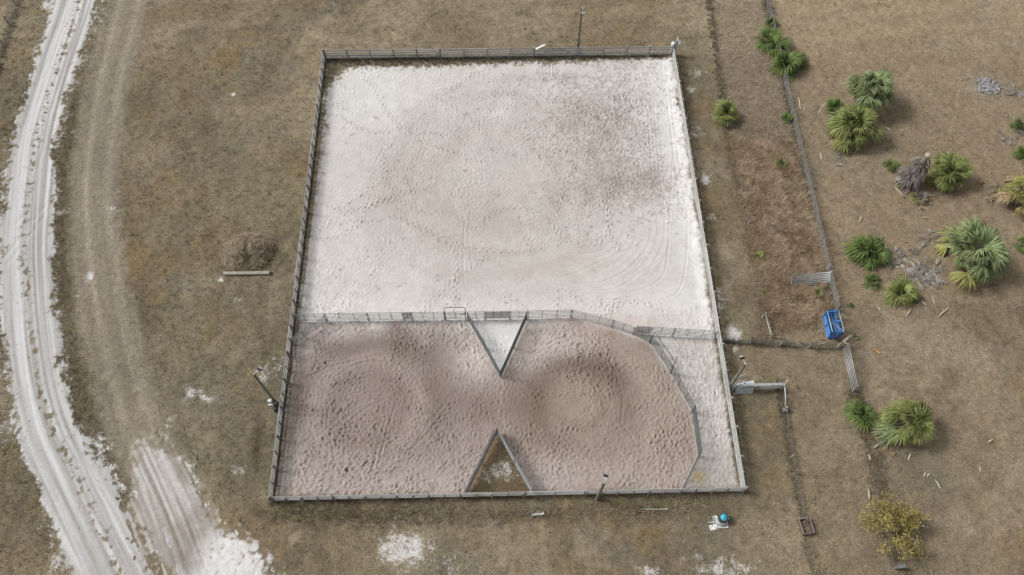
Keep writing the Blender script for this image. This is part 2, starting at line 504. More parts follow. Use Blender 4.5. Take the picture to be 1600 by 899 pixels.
at = nd(nt, 'ShaderNodeAttribute', attribute_name='col')
n2_ = noise(nt, wpos(nt), 9.0, 4, .7)
nt.links.new(mixc(nt, 1.0, at.outputs['Color'], ramp(nt, n2_, [(.3, (.84, .83, .82)), (.7, (1.12, 1.12, 1.12))]), 'MULTIPLY'), b.inputs['Base Color'])
bump(nt, b, n2_, .5, .03)
M_SAND = mt

def sheet(name, x, y, z, nx, ny, keep=None):
    V = np.stack([x, y, z], -1).reshape(-1, 3)
    Fc = grid_faces(nx, ny)
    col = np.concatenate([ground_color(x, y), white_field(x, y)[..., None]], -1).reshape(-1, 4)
    if keep is not None:
        k = keep.reshape(-1)
        Fc = Fc[k[Fc].all(1)]
        used = np.unique(Fc); re = np.full(len(V), -1); re[used] = np.arange(len(used))
        V = V[used]; col = col[used]; Fc = re[Fc]
    return mesh_np(name, V, Fc, 4, True, {'col': col})

gx = grid_axis(-64, 66, .19, 4000); gy = grid_axis(-13, 62, .19, 4000)
X, Y = np.meshgrid(gx, gy)
Z = ground_height(X, Y)
Z = Z - .14 * sst(2.5, 1.9, pdist(X, Y, ROAD)[0]) - .14 * sst(.5, 1.3, sdf(X, Y, YARD))
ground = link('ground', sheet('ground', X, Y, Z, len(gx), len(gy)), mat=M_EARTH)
tag(ground, 'dry tan pasture around the fenced arena', kind='structure')

# ---- white sand road: a sheet of its own that dips under the turf at its ragged edges
def strip_xy(line, half, step):
    P = np.array(line); seg = np.hypot(*np.diff(P, axis=0).T); L = np.concatenate([[0], np.cumsum(seg)])
    t = np.arange(0, L[-1], step)
    cx = np.interp(t, L, P[:, 0]); cy = np.interp(t, L, P[:, 1])
    for _ in range(3):
        k = np.ones(15) / 15
        cx[7:-7] = np.convolve(cx, k, 'valid'); cy[7:-7] = np.convolve(cy, k, 'valid')
    tx = np.gradient(cx); ty = np.gradient(cy); n = np.hypot(tx, ty); tx /= n; ty /= n
    u = np.arange(-half, half + step / 2, step)
    return cx[:, None] + ty[:, None] * u, cy[:, None] - tx[:, None] * u, np.broadcast_to(u, (len(t), len(u))), np.broadcast_to(t[:, None], (len(t), len(u)))
x, y, u, t = strip_xy(ROAD, 4.4, .105)
w = white_field(x, y)
rut = sum(-.03 * np.exp(-((u - c - .18 * np.sin(t * .16 + c)) / .3) ** 2) + .018 * np.exp(-((u - c - .55) / .16) ** 2) for c in (-1.15, 1.0))
for k in range(22):
    c = rnd.uniform(-2.1, 2.1); a = rnd.uniform(.1, .5); f = rnd.uniform(.03, .09); ph = rnd.uniform(0, 6)
    rut = rut - .024 * np.exp(-((u - c - a * np.sin(t * f + ph)) / .075) ** 2)
for (p0, p1) in (((10, 415), (75, 330)), ((5, 405), (72, 320)), ((80, 190), (60, 260)), ((25, 350), (45, 330))):
    d, _, _ = pdist(x, y, GP([p0, p1])); rut = rut - .03 * np.exp(-(d / .13) ** 2)
sw = w + (fbm(x, y, .45, 3, 91) - .5) * .45
z = ground_height(x, y) + np.clip((sw - .5) * .1, -.06, .03) + rut * sst(.4, .7, w)
streak = .5 * fbm(u + .25 * np.sin(t * .11), t * .03, .28, 3, 105) + .5 * fbm(u + .3 * np.sin(t * .07 + 1), t * .02, .8, 2, 106)
rc_ = np.ones(x.shape + (3,)) * np.array((.43, .428, .425))
rc_ = lerp(rc_, (.55, .55, .552), sst(.42, .62, streak))
rc_ = lerp(rc_, (.33, .32, .305), sst(.55, .72, 1 - streak) * .8)
rc_ = lerp(rc_, (.4, .375, .345), sst(.5, .72, fbm(x, y, 4.0, 3, 107)) * sst(45, 70, t) * .75)
soil = ground_color(x, y) * .92
speck = fbm(x, y, .3, 3, 108)
mm = sst(.3, .62, w + (speck - .5) * 1.5)
rc_ = soil * (1 - mm[..., None]) + rc_ * mm[..., None]
C_ = np.concatenate([rc_, np.zeros(x.shape + (1,))], -1).reshape(-1, 4)
road = link('sand_road', mesh_np('sand_road', np.stack([x, y, z], -1).reshape(-1, 3), grid_faces(x.shape[1], x.shape[0]), 4, True, {'col': C_}), mat=M_SAND)
tag(road, 'white sand vehicle road curving down the left side of the picture', kind='structure')
# ---- pale two-track through the grass
x, y, u, t = strip_xy(TRACK, 3.2, .16)
d = np.abs(u)
z = ground_height(x, y) + .022 - .06 * sst(2.4, 3.1, d + (fbm(x, y, .8, 2, 92) - .5) * .8)
for k in range(8):
    c = rnd.choice((-.95, .95)) + rnd.uniform(-.5, .5)
    z = z - .02 * np.exp(-((u - c - .15 * np.sin(t * .07 + k)) / .12) ** 2)
track = link('dirt_track', sheet('dirt_track', x, y, z, x.shape[1], x.shape[0]), mat=M_EARTH)
tag(track, 'pale bare two-track running beside the white sand road', kind='structure')
# ---- raked sand apron at the lower left
ax = np.arange(-33.5, -14.0, .11); ay = np.arange(-9.5, 8.5, .11)
x, y = np.meshgrid(ax, ay)
s = sdf(x, y, YARD)
p0, p1 = G(262, 705), G(335, 880)
dx, dy = p1[0] - p0[0], p1[1] - p0[1]; l = math.hypot(dx, dy); dx /= l; dy /= l
u = (x - p0[0]) * dy - (y - p0[1]) * dx; t = (x - p0[0]) * dx + (y - p0[1]) * dy
bright = sst(-1.2, 1.0, sdf(x, y, GP([(335, 830), (350, 815), (398, 850), (440, 905), (470, 970), (300, 980), (310, 880)])) + (fbm(x, y, 1.2, 3, 95) - .5) * 1.5)
uw = u + .12 * np.sin(t * .3)
tines = .55 * vnoise(uw, t * .03, .17, 93) + .45 * vnoise(uw, t * .02, .42, 94) - .5
hf = fbm(x, y, .3, 3, 96); mf = fbm(x, y, 1.3, 3, 100)
z = base_height(x, y) + .045 + tines * .17 * (1 - bright * .8) + .04 * (hf - .5)
sw = s + (mf - .5) * 1.6 + (hf - .5) * 1.2
z = z + np.clip(sw * .05, -.3, .015)
col = np.ones(x.shape + (3,)) * np.array((.33, .31, .285))
col = lerp(col, (.47, .455, .435), sst(.42, .62, .5 * vnoise(uw, t * .03, .17, 93) + .5 * vnoise(uw, t * .02, .42, 94)))
col = lerp(col, (.22, .195, .165), sst(.6, .8, vnoise(uw + .3, t * .03, .22, 101)) * .6)
col = lerp(col, (.24, .205, .17), sst(.5, .75, fbm(x, y, 2.4, 2, 98)) * .6)
col = lerp(col, (.61, .605, .6), bright * sst(.15, .4, hf))
col = col * (.88 + .24 * fbm(x, y, .25, 2, 99))[..., None]
mm = sst(-.15, .55, s + (mf - .5) * 1.4 + (hf - .5) * 2.2)
col = ground_color(x, y) * (1 - mm[..., None]) + col * mm[..., None]
V = np.stack([x, y, z], -1).reshape(-1, 3); Fc = grid_faces(len(ax), len(ay))
k = (sw > -.9).reshape(-1); Fc = Fc[k[Fc].all(1)]
used = np.unique(Fc); re = np.full(len(V), -1); re[used] = np.arange(len(used))
wa = (bright * 0)[..., None]
C = np.concatenate([col, wa], -1).reshape(-1, 4)
apron = link('sand_apron', mesh_np('sand_apron', V[used], re[Fc], 4, True, {'col': C[used]}), mat=M_SAND)
tag(apron, 'raked grey and white sand apron joining the white road', kind='structure')
# ------------------------------------------------------------------ arena footing: deep sand trodden by hooves
st = .085
ax = np.arange(-19.0, 19.0, st); ay = np.arange(-.6, 46.2, st)
x, y = np.meshgrid(ax, ay)
nx, ny = len(ax), len(ay)
rs = np.random.RandomState(11)
PENS = GP([(463, 505), (560, 502), (730, 500), (782, 590), (823, 499), (893, 497), (955, 514), (1015, 537), (1047, 584), (1081, 645), (1090, 714), (1062, 771), (831, 774), (777, 677), (729, 776), (426, 783)])
pen_s = sdf(x, y, PENS)
FUNNEL = GP([(732, 500), (782, 592), (822, 499)])
n1 = fbm(x, y, 5.0, 3, 201); n2 = fbm(x, y, 1.6, 3, 202); n3 = fbm(x, y, .5, 2, 203)

WHITE, GREY, PINK, BROWN, DARK = (.6, .588, .575), (.5, .47, .44), (.385, .325, .292), (.245, .193, .163), (.15, .113, .092)
c = np.ones(x.shape + (3,)) * np.array(WHITE)
# upper field: off-white with a greyer, pinker heart
heart = np.minimum(1, 1.35 * blob(x, y, 780, 290, 15.5, 14.5)) * sst(.2, .55, n1 * .6 + .25)
c = lerp(c, (.485, .45, .425), np.clip(heart * .95, 0, 1) * sst(15.5, 18, y))
for px, py, rx, ry, k in ((985, 290, 4.2, 2.0, .5), (960, 190, 3.6, 6.0, .3), (905, 185, 2.8, 3.0, .25), (1030, 285, 1.6, 1.6, .45), (760, 330, 3.6, 2.4, .35), (880, 300, 4, 2.6, .35), (680, 360, 3, 2, .25), (860, 120, 4, .8, .3), (600, 330, 2.0, 4.0, .25), (650, 280, 3, 3, .25)):
    c = lerp(c, (.33, .275, .242), blob(x, y, px, py, rx, ry) * k * (1.9 * fbm(x, y, .9, 3, 208) - .2) * (y > 16))
c = lerp(c, (.6, .595, .59), sst(15.0, 17.2, x + (n2 - .5) * 2) * sst(12.5, 17, y) * .9)
c = lerp(c, (.62, .615, .61), blob(x, y, 570, 150, 5, 4) * .8)
c = lerp(c, (.51, .48, .45), blob(x, y, 890, 415, 7, 3.0) * .6)
c = lerp(c, (.5, .445, .405), blob(x, y, 960, 505, 6.5, 1.2) * .7)
bc = G(775, 285); br_ = np.hypot(x - bc[0], (y - bc[1]) * .95)
for r0, w0, k0 in ((10.5, .9, .32), (12.3, .35, .22), (6.0, .8, .22), (8.4, .4, .2)):
    c = lerp(c, (.36, .315, .285), np.exp(-((br_ - r0 + 2.2 * (n1 - .5) + .5 * (n3 - .5)) / w0) ** 2) * k0 * sst(.35, .6, fbm(x, y, 4.0, 2, 207)) * sst(16, 19, y))
# strip between the round pen and the east rail
fy = np.interp(x, [G(991, 522)[0], G(1117, 530)[0]], [G(991, 522)[1], G(1117, 530)[1]])
east_s = (x > 10) * sst(.25, -.1, pen_s) * sst(-.3, .3, fy - y + (n2 - .5) * .6)
c = lerp(c, (.46, .435, .41), east_s * (.4 + .5 * n2))
c = lerp(c, (.33, .315, .3), east_s * sst(5, 1, y) * .55)
c = lerp(c, (.42, .33, .17), blob(x, y, 1091, 745, .6, .5) * .9)
# pens: brown footing
pm = sst(-.25, .3, pen_s)
band = sst(15.2, 12.4, y + (n2 - .5) * 3.0)
left = sst(2.0, -2.0, x)
amt = np.clip(band * .95 + .25 * (n1 - .4), .12, 1)
c = lerp(c, PINK, pm * sst(16.0, 13.9, y + (n2 - .5) * 2.0) * .85)
c = lerp(c, BROWN, pm * amt * .6)
c = lerp(c, BROWN, pm * blob(x, y, 622, 520, .9, 2.2) * .75)
for px, py, rx, ry, k in ((560, 545, 4.5, 1.6, .28), (690, 530, 3.5, 2.0, .28), (500, 590, 3.0, 3.0, .2), (640, 610, 3.0, 2.0, .3), (725, 610, 2.2, 2.6, .6), (590, 650, 4.0, 4.0, .3), (770, 635, 3.0, 1.5, .7), (480, 690, 2.0, 2.0, .2), (900, 625, 5.4, 5.0, .3), (905, 585, 4.4, 2.0, .3), (785, 632, 2.6, 1.4, .5), (660, 570, 5.0, 2.2, .2), (560, 600, 4.0, 3.0, .2), (820, 640, 2.4, 3.2, .5)):
    c = lerp(c, (.19, .147, .124), pm * blob(x, y, px, py, rx, ry) * k * (.5 + .7 * n2))
c = c * (1 - (pm * left)[..., None] * (1 - np.array((.985, 1.0, 1.02))))
# trodden ring in the round pen and the loops in the left pen
rc = G(905, 628)
rr = np.hypot(x - rc[0], (y - rc[1]) * 1.0)
ra_ = np.arctan2(y - rc[1], x - rc[0])
ring = np.exp(-((rr - 3.9 + 1.8 * (n1 - .5) + 1.2 * (n2 - .5)) / 1.15) ** 2)
c = lerp(c, DARK, pm * ring * np.clip(.72 + .5 * np.sin(ra_ - .2), .2, 1.1) * np.clip(.6 + .9 * n2, 0, .95))
c = lerp(c, (.17, .13, .106), pm * np.exp(-((rr - 2.1 + .8 * (n1 - .5)) / .35) ** 2) * .45)
c = lerp(c, (.3, .24, .205), pm * np.exp(-((rr - 1.2) / 1.1) ** 2) * .8)
c = lerp(c, (.34, .28, .245), pm * np.exp(-((rr - 6.6 + 1.2 * (n1 - .5)) / .7) ** 2) * .4)
lc = G(575, 640)
lr = np.hypot(x - lc[0], y - lc[1])
c = lerp(c, (.15, .12, .1), pm * np.exp(-((lr - 6.0 + 3.0 * (n1 - .5) + 1.6 * (n2 - .5)) / 1.2) ** 2) * sst(1, 8, y) * .5 * (.4 + 1.1 * n2) * sst(4, 0, x))
c = lerp(c, (.34, .29, .262), pm * np.exp(-((lr - 4.4 + 1.6 * (n1 - .5)) / .7) ** 2) * sst(4, 0, x) * .5)
c = lerp(c, (.17, .135, .114), pm * np.exp(-((lr - 2.8 + 1.8 * (n1 - .5) + .8 * (n2 - .5)) / .7) ** 2) * .3)
# paler tongues near the rails
for px, py, rx, ry, k in ((745, 560, 1.9, 2.4, .85), (870, 535, 3.4, 1.6, .6), (470, 545, 1.4, 1.4, .5), (520, 520, 3, .8, .5), (600, 765, 9, 1.2, .25), (850, 745, 3, 1.6, .3), (455, 740, 1.6, 3, .3), (830, 560, 1.8, 1.8, .5)):
    c = lerp(c, (.53, .475, .445), pm * blob(x, y, px, py, rx, ry) * k)
c = lerp(c, (.4, .35, .325), pm * sst(4.5, .5, y) * .45)
c = lerp(c, (.62, .62, .615), sst(0, .3, sdf(x, y, FUNNEL)))
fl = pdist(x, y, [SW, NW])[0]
c = lerp(c, (.36, .345, .32), np.exp(-(fl / .55) ** 2) * (y > 14) * (.4 + .8 * n3))  # left fence shade put into the sand colour as a darker strip
c = c * (.93 + .14 * n3)[..., None] * (.94 + .12 * n2)[..., None]

# height: hoof prints heaped over each other
h = np.zeros(x.shape); stain = np.zeros(x.shape)
smooth = np.clip(1.1 * blob(x, y, 890, 418, 7.5, 2.6) + .9 * blob(x, y, 1040, 400, 2.2, 5.5) + .95 * blob(x, y, 1040, 215, 1.5, 5.0) + .7 * blob(x, y, 890, 105, 4, .9) + .8 * blob(x, y, 985, 440, 4.5, 2.0), 0, .96)
deep = np.clip(.6 + .75 * blob(x, y, 960, 200, 4.4, 6.5) + .4 * blob(x, y, 985, 290, 4.4, 2.4) + .35 * pm - .25 * blob(x, y, 560, 140, 7, 5), 0, 1.4) * (1 - smooth) * (.35 + 1.05 * sst(.25, .7, fbm(x, y, 3.2, 3, 231))) * (.7 + .6 * n2)
n = 62000
qx = rs.uniform(-18.6, 18.6, n); qy = rs.uniform(-.2, 45.9, n)
ri = np.clip(((qy - ay[0]) / st).round().astype(int), 8, ny - 9); ci = np.clip(((qx - ax[0]) / st).round().astype(int), 8, nx - 9)
dp = deep[ri, ci]
ang = rs.uniform(0, 6.28, n)
# prints line up along the loops the animals walk
loopa = np.where(qx > 1.5, np.arctan2(qy - rc[1], qx - rc[0]), np.arctan2(qy - lc[1], qx - lc[0])) + math.pi / 2
ang = np.where(qy < 16.5, loopa + rs.normal(0, .5, n), ang)
ra = rs.uniform(.078, .13, n) * np.where(qy < 15.5, 1.0, .88); el = np.where(rs.rand(n) < .3, rs.uniform(2.0, 3.4, n), rs.uniform(1.0, 1.9, n))
depth = rs.uniform(.013, .036, n) * np.where(qy > 15.5, .78, .95) * dp * (.7 + .6 * rs.rand(n))
heavy = rs.rand(n) < .10
depth = np.where(heavy, depth * 1.7, depth)
dark_zone = np.clip(.9 * blob(x, y, 955, 195, 4.2, 6.5) + .9 * blob(x, y, 985, 285, 4.4, 2.2) + .5 * blob(x, y, 900, 180, 2.5, 3.0) + .35 * blob(x, y, 860, 125, 4, .8) + .16 * pm + .25 * east_s + .008, 0, 1)[ri, ci]
st_d = (rs.rand(n) < dark_zone * .8) * rs.uniform(.4, 1.0, n)
keep = depth > .004
ri, ci, ang, ra, el, depth, qx, qy, st_d = [a[keep] for a in (ri, ci, ang, ra, el, depth, qx, qy, st_d)]
# walked trails: strings of deeper prints
tx_, ty_, ta_ = [], [], []
for k in range(64):
    if k < 30: px_, py_ = rs.uniform(-16, 15), rs.uniform(20, 43)
    elif k < 47: px_, py_ = lc[0] + rs.uniform(-6, 6), lc[1] + rs.uniform(-5, 4)
    else: px_, py_ = rc[0] + rs.uniform(-5, 5), rc[1] + rs.uniform(-5, 4)
    a_ = rs.uniform(0, 6.28); turn = rs.normal(0, .05)
    for q_ in range(rs.randint(18, 60)):
        px_ += .33 * math.cos(a_); py_ += .33 * math.sin(a_); a_ += turn + rs.normal(0, .05)
        if abs(px_) > 17 or py_ < 1 or py_ > 44: break
        sd_ = .13 * (1 if q_ % 2 else -1) + rs.normal(0, .03)
        tx_.append(px_ - sd_ * math.sin(a_)); ty_.append(py_ + sd_ * math.cos(a_)); ta_.append(a_)
tx_, ty_, ta_ = np.array(tx_), np.array(ty_), np.array(ta_)
ti = np.clip(((ty_ - ay[0]) / st).round().astype(int), 8, ny - 9); tj = np.clip(((tx_ - ax[0]) / st).round().astype(int), 8, nx - 9)
ok = (smooth[ti, tj] < .6) & (np.abs(pen_s[ti, tj]) > .4)
tx_, ty_, ta_, ti, tj = tx_[ok], ty_[ok], ta_[ok], ti[ok], tj[ok]
m_ = len(tx_)
ri, ci, ang, qx, qy = [np.concatenate(p_) for p_ in ((ri, ti), (ci, tj), (ang, ta_), (qx, tx_), (qy, ty_))]
ra = np.concatenate([ra, rs.uniform(.1, .14, m_)]); el = np.concatenate([el, rs.uniform(1.1, 1.6, m_)])
depth = np.concatenate([depth, rs.uniform(.035, .06, m_)]); st_d = np.concatenate([st_d, rs.uniform(.0, .45, m_)])
ca, sa = np.cos(ang), np.sin(ang)
for oy in range(-5, 6):
    for ox in range(-5, 6):
        gx_ = ax[0] + (ci + ox) * st - qx; gy_ = ay[0] + (ri + oy) * st - qy
        uu = (gx_ * ca + gy_ * sa) / (ra * el); vv = (-gx_ * sa + gy_ * ca) / ra
        q = np.sqrt(uu * uu + vv * vv)
        val = -np.exp(-(q / .75) ** 2) + .55 * np.exp(-((q - 1.35) / .42) ** 2)
        np.add.at(h, (ri + oy, ci + ox), depth * val)
        np.maximum.at(stain, (ri + oy, ci + ox), st_d * np.exp(-(q / .9) ** 2))
h = h + .05 * (fbm(x, y, 1.3, 2, 211) - .5) * (1 - smooth) + .012 * (n3 - .5)
# damp subsoil kicked up by single prints
stain = stain * np.where(y > 16, .72, .5)
c = c * (1 - stain)[..., None] + np.array((.2, .155, .13)) * stain[..., None]
# drag lines and tyre arcs
def groove(pts, w, d):
    global h
    dd, _, _ = pdist(x, y, smooth_line(GP(pts), 6))
    h = h - d * np.exp(-(dd / w) ** 2) + .8 * d * np.exp(-((dd - 1.9 * w) / (.8 * w)) ** 2)
for pts in ([(832, 425), (880, 432), (920, 418), (945, 405)], [(868, 440), (930, 443), (975, 425), (1002, 398)], [(960, 398), (990, 388), (1003, 378)], [(985, 458), (1020, 445), (1040, 420), (1046, 350), (1052, 240)],
            [(1030, 470), (1060, 455), (1072, 410), (1074, 330)], [(840, 385), (900, 398), (950, 390)], [(900, 455), (960, 452), (1010, 420)], [(1046, 140), (1058, 230), (1070, 320)], [(1040, 140), (1050, 220), (1060, 300)],
            [(1012, 170), (1016, 230), (1020, 290)], [(1022, 165), (1028, 240), (1034, 300)], [(843, 98), (844, 125)], [(848, 98), (850, 128)], [(859, 98), (862, 126)], [(864, 98), (866, 124)],
            [(800, 230), (830, 210), (848, 198)], [(803, 236), (835, 214), (850, 204)], [(730, 215), (745, 250), (757, 285)], [(715, 247), (740, 268)], [(575, 275), (610, 215), (630, 190)], [(622, 250), (636, 275), (645, 305)], [(655, 245), (668, 200), (676, 190)],
            [(585, 760), (598, 700), (612, 650), (622, 625)], [(575, 762), (590, 700), (604, 655)], [(640, 705), (670, 675), (698, 640)], [(532, 640), (545, 655), (552, 668)], [(540, 665), (570, 640), (600, 625), (612, 632)], [(455, 605), (480, 590), (530, 570), (600, 555), (640, 565)], [(965, 655), (985, 680), (993, 695)], [(700, 540), (660, 545), (600, 548)], [(520, 600), (545, 575), (590, 565), (640, 580), (660, 610)],
            [(925, 545), (955, 570), (972, 620), (970, 660)], [(735, 330), (733, 370), (738, 420)], [(726, 340), (724, 400), (727, 450)], [(630, 320), (627, 360)], [(960, 260), (910, 300), (860, 320)], [(870, 190), (905, 160), (920, 150)]):
    groove(pts, .085, .019 if pts[0][1] < 500 else .034)
for k in range(9):
    r0 = 3.4 + k * .62; a0 = -1.5 + .1 * k; a1 = a0 + rnd.uniform(.7, 1.4)
    cc = G(905, 345)
    dd = np.hypot(x - cc[0], y - cc[1]); aa = np.arctan2(y - cc[1], x - cc[0])
    msk = sst(a0 - .1, a0 + .1, aa) * sst(a1 + .1, a1 - .1, aa)
    h = h + .013 * msk * (np.exp(-((dd - r0) / .09) ** 2) - .8 * np.exp(-((dd - r0 - .2) / .09) ** 2))
# loose sand banked against the east rail and along the pens
h = h + .20 * sst(16.9, 18.2, x + (n2 - .5) * .8) * sst(12, 17, y) * (.5 + n3)
h = h + .05 * np.exp(-(np.abs(pen_s) / .4) ** 2) * n2
es = arena_in(x, y)
hf = fbm(x, y, .24, 3, 221)
north = sst(34, 38, y)
ragged = es + ((n2 - .5) * .7 + (hf - .5) * .7) * (.3 + .7 * north)
z = .045 + h + np.clip((ragged - .1) * .13, -.3, 0)
mm = sst(-.05, .5, es + ((n2 - .5) * .9 + (hf - .5) * 1.6) * (.35 + .65 * north))
c = ground_color(x, y) * (1 - mm[..., None]) + c * mm[..., None]
ws = sdf(x, y, WEDGE)
z = z - .3 * sst(-.35, .05, ws + (n3 - .5) * .1)
keepm = (es > -.45)
V = np.stack([x, y, z], -1).reshape(-1, 3); Fc = grid_faces(nx, ny)
k = keepm.reshape(-1); Fc = Fc[k[Fc].all(1)]
used = np.unique(Fc); re = np.full(len(V), -1); re[used] = np.arange(len(used))

mt, nt, b = new_mat('arena_sand', .95)
b.inputs['Specular IOR Level'].default_value = .1
p = wpos(nt)
at = nd(nt, 'ShaderNodeAttribute', attribute_name='col')
f1 = noise(nt, p, 5.0, 4, .65); f2 = noise(nt, p, 22.0, 3, .7)
cc = mixc(nt, 1.0, at.outputs['Color'], ramp(nt, f1, [(.3, (.9, .89, .88)), (.7, (1.08, 1.08, 1.08))]), 'MULTIPLY')
cc = mixc(nt, 1.0, cc, ramp(nt, f2, [(.3, (.9, .9, .9)), (.7, (1.08, 1.08, 1.08))]), 'MULTIPLY')
nt.links.new(cc, b.inputs['Base Color'])
bump(nt, b, f2, .5, .02)
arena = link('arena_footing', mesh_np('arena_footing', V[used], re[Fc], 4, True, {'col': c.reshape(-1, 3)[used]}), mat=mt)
tag(arena, 'trodden sand floor of the riding arena, white above and brown in the pens', kind='structure')
# ------------------------------------------------------------------ materials for built things
M_BOARD = mat_worn('weathered_board', (.34, .335, .32), (.56, .55, .525), 5.0, .9, .22, c3=(.2, .19, .175))
M_BOARD_PALE = mat_worn('pale_weathered_board', (.36, .36, .35), (.55, .55, .54), 5.0, .9, .18, c3=(.27, .27, .26))
M_POST = mat_worn('fence_post_wood', (.16, .155, .145), (.34, .33, .305), 6.0, .9, .25)
M_PIPE = mat_worn('grey_pipe', (.16, .17, .17), (.27, .28, .28), 8.0, .5, .2, .35)
M_PIPE_DARK = mat_worn('dark_green_pipe', (.06, .07, .07), (.13, .145, .14), 8.0, .55, .2, .2)
M_GALV = mat_worn('galvanised_pipe', (.42, .44, .46), (.6, .62, .64), 9.0, .45, .15, .45)
M_POLE = mat_worn('utility_pole_wood', (.105, .115, .085), (.23, .23, .175), 5.0, .9, .1)
M_BLACK = mat_worn('black_metal', (.02, .02, .022), (.05, .05, .052), 9.0, .5, .1)
M_WHITE = mat_worn('white_paint', (.6, .6, .58), (.78, .78, .76), 7.0, .5, .1)
M_WIRE = mat_worn('rusty_wire', (.17, .165, .155), (.3, .295, .28), 4.0, .7, .15, .2)
M_BLUE = mat_worn('blue_paint', (.035, .14, .42), (.08, .25, .58), 6.0, .6, .3, c3=(.16, .24, .36))
M_TURQ = mat_worn('turquoise_plastic', (.03, .3, .42), (.08, .42, .52), 6.0, .4, .05)
M_RUST = mat_worn('rusty_steel', (.12, .075, .05), (.2, .13, .09), 9.0, .85, .15)
M_LOG = mat_worn('grey_log', (.26, .25, .21), (.42, .4, .34), 6.0, .9, .1)
M_SHEET = mat_worn('pale_metal_sheet', (.42, .47, .47), (.6, .64, .64), 3.0, .5, .08, .1)
M_GLASS = mat_worn('lamp_glass', (.5, .52, .52), (.7, .72, .72), 5.0, .15, .05)

UNIT = MB().box((0, 0, 0), (1, 1, 1)).mesh('unit')
_unit = {}
def unit_mesh(mat, kind):
    k = (mat.name, kind)
    if k not in _unit:
        me = UNIT.copy(); me.name = kind; me.materials.append(mat); _unit[k] = me
    return _unit[k]
def piece(name, mat, parent, loc, size, rz=0.0, ry=0.0, rx=0.0):
    o = bpy.data.objects.new(name, unit_mesh(mat, name))
    COL.objects.link(o); o.parent = parent
    o.location = loc; o.scale = size; o.rotation_euler = (rx, ry, rz)
    return o

def board_fence(a, b, label, bay, rows, height, mat, post_side, skip=(), post_w=.13, minor=None, board_h=.19, group='rail fences around the arena', lean=0.0, name='board_fence'):
    """posts and boards from a to b; skip: (from, to) runs in metres left open for gates"""
    ax_, ay_ = a; bx_, by_ = b
    L = math.hypot(bx_ - ax_, by_ - ay_); rz = math.atan2(by_ - ay_, bx_ - ax_)
    t = thing(name, label, 'fence', (ax_, ay_, 0), rz, group)
    n = max(1, round(L / bay)); st_ = L / n
    for i in range(n + 1):
        s = i * st_
        if any(p + .05 < s < q - .05 for p, q in skip): continue
        hh = height + rnd.uniform(-.02, .12)
        piece('post', M_POST, t, (s + rnd.uniform(-.02, .02), post_side * (.025 + post_w / 2 + .004), hh / 2 - .1), (post_w, post_w, hh + .2), rnd.uniform(-.05, .05), rnd.uniform(-.02, .02), rnd.uniform(-.015, .015) + lean)
        if minor and i < n and not any(p - .05 < s + st_ / 2 < q + .05 for p, q in skip):
            hh = height - .1 + rnd.uniform(-.1, .05)
            piece('batten', M_POST, t, (s + st_ / 2 + rnd.uniform(-.05, .05), post_side * (.025 + .045 + .004), hh / 2 - .1), (.09, .09, hh + .2), 0, rnd.uniform(-.03, .03), lean)
    for i in range(n):
        s = (i + .5) * st_
        if any(p < s < q for p, q in skip): continue
        for r, zc in enumerate(rows):
            dz = rnd.uniform(-.012, .012)
            piece('board', mat, t, (s + rnd.uniform(-.01, .01), rnd.uniform(-.004, .004) - post_side * .002 * (i % 2), zc + dz), (st_ * rnd.uniform(.985, .998), .032, board_h * rnd.uniform(.92, 1.04)), 0, rnd.uniform(-.006, .006), rnd.uniform(-.03, .03))
    return t

def run_of(a, b, p):
    """metres along a-b at which photographed point p stands"""
    dx, dy = b[0] - a[0], b[1] - a[1]; l = math.hypot(dx, dy)
    q = G(*p)
    return ((q[0] - a[0]) * dx + (q[1] - a[1]) * dy) / l
ROWS4 = (.2, .54, .88, 1.22)
gN = (2.44 * 9, 2.44 * 11)
LN = math.hypot(NE[0] - NW[0], NE[1] - NW[1]); bN = LN / 15
gN = (bN * 9, bN * 11)
fN = board_fence(NW, NE, 'weathered four-board fence along the far end of the arena', bN, ROWS4, 1.42, M_BOARD, -1, [gN])
gW = (run_of(SW, NW, (441, 614)), run_of(SW, NW, (457, 547)))
bW = math.hypot(NW[0] - SW[0], NW[1] - SW[1]) / 19
gW = (round(gW[0] / bW) * bW, round(gW[1] / bW) * bW)
fW = board_fence(SW, NW, 'weathered grey board fence down the left side of the arena', bW, ROWS4, 1.42, M_BOARD, -1, [gW], minor=True)
bS = math.hypot(SE[0] - SW[0], SE[1] - SW[1]) / 15
gS = (round(run_of(SW, SE, (833, 774)) / bS) * bS, round(run_of(SW, SE, (922, 772)) / bS) * bS)
fS = board_fence(SW, SE, 'grey board fence along the near end of the arena', bS, ROWS4, 1.36, M_BOARD_PALE, -1, [gS], minor=True)
bE = math.hypot(NE[0] - SE[0], NE[1] - SE[1]) / 19
fE = board_fence(SE, NE, 'pale sand-dusted board fence down the right side of the arena', bE, ROWS4, 1.42, M_BOARD_PALE, -1, [], minor=True)

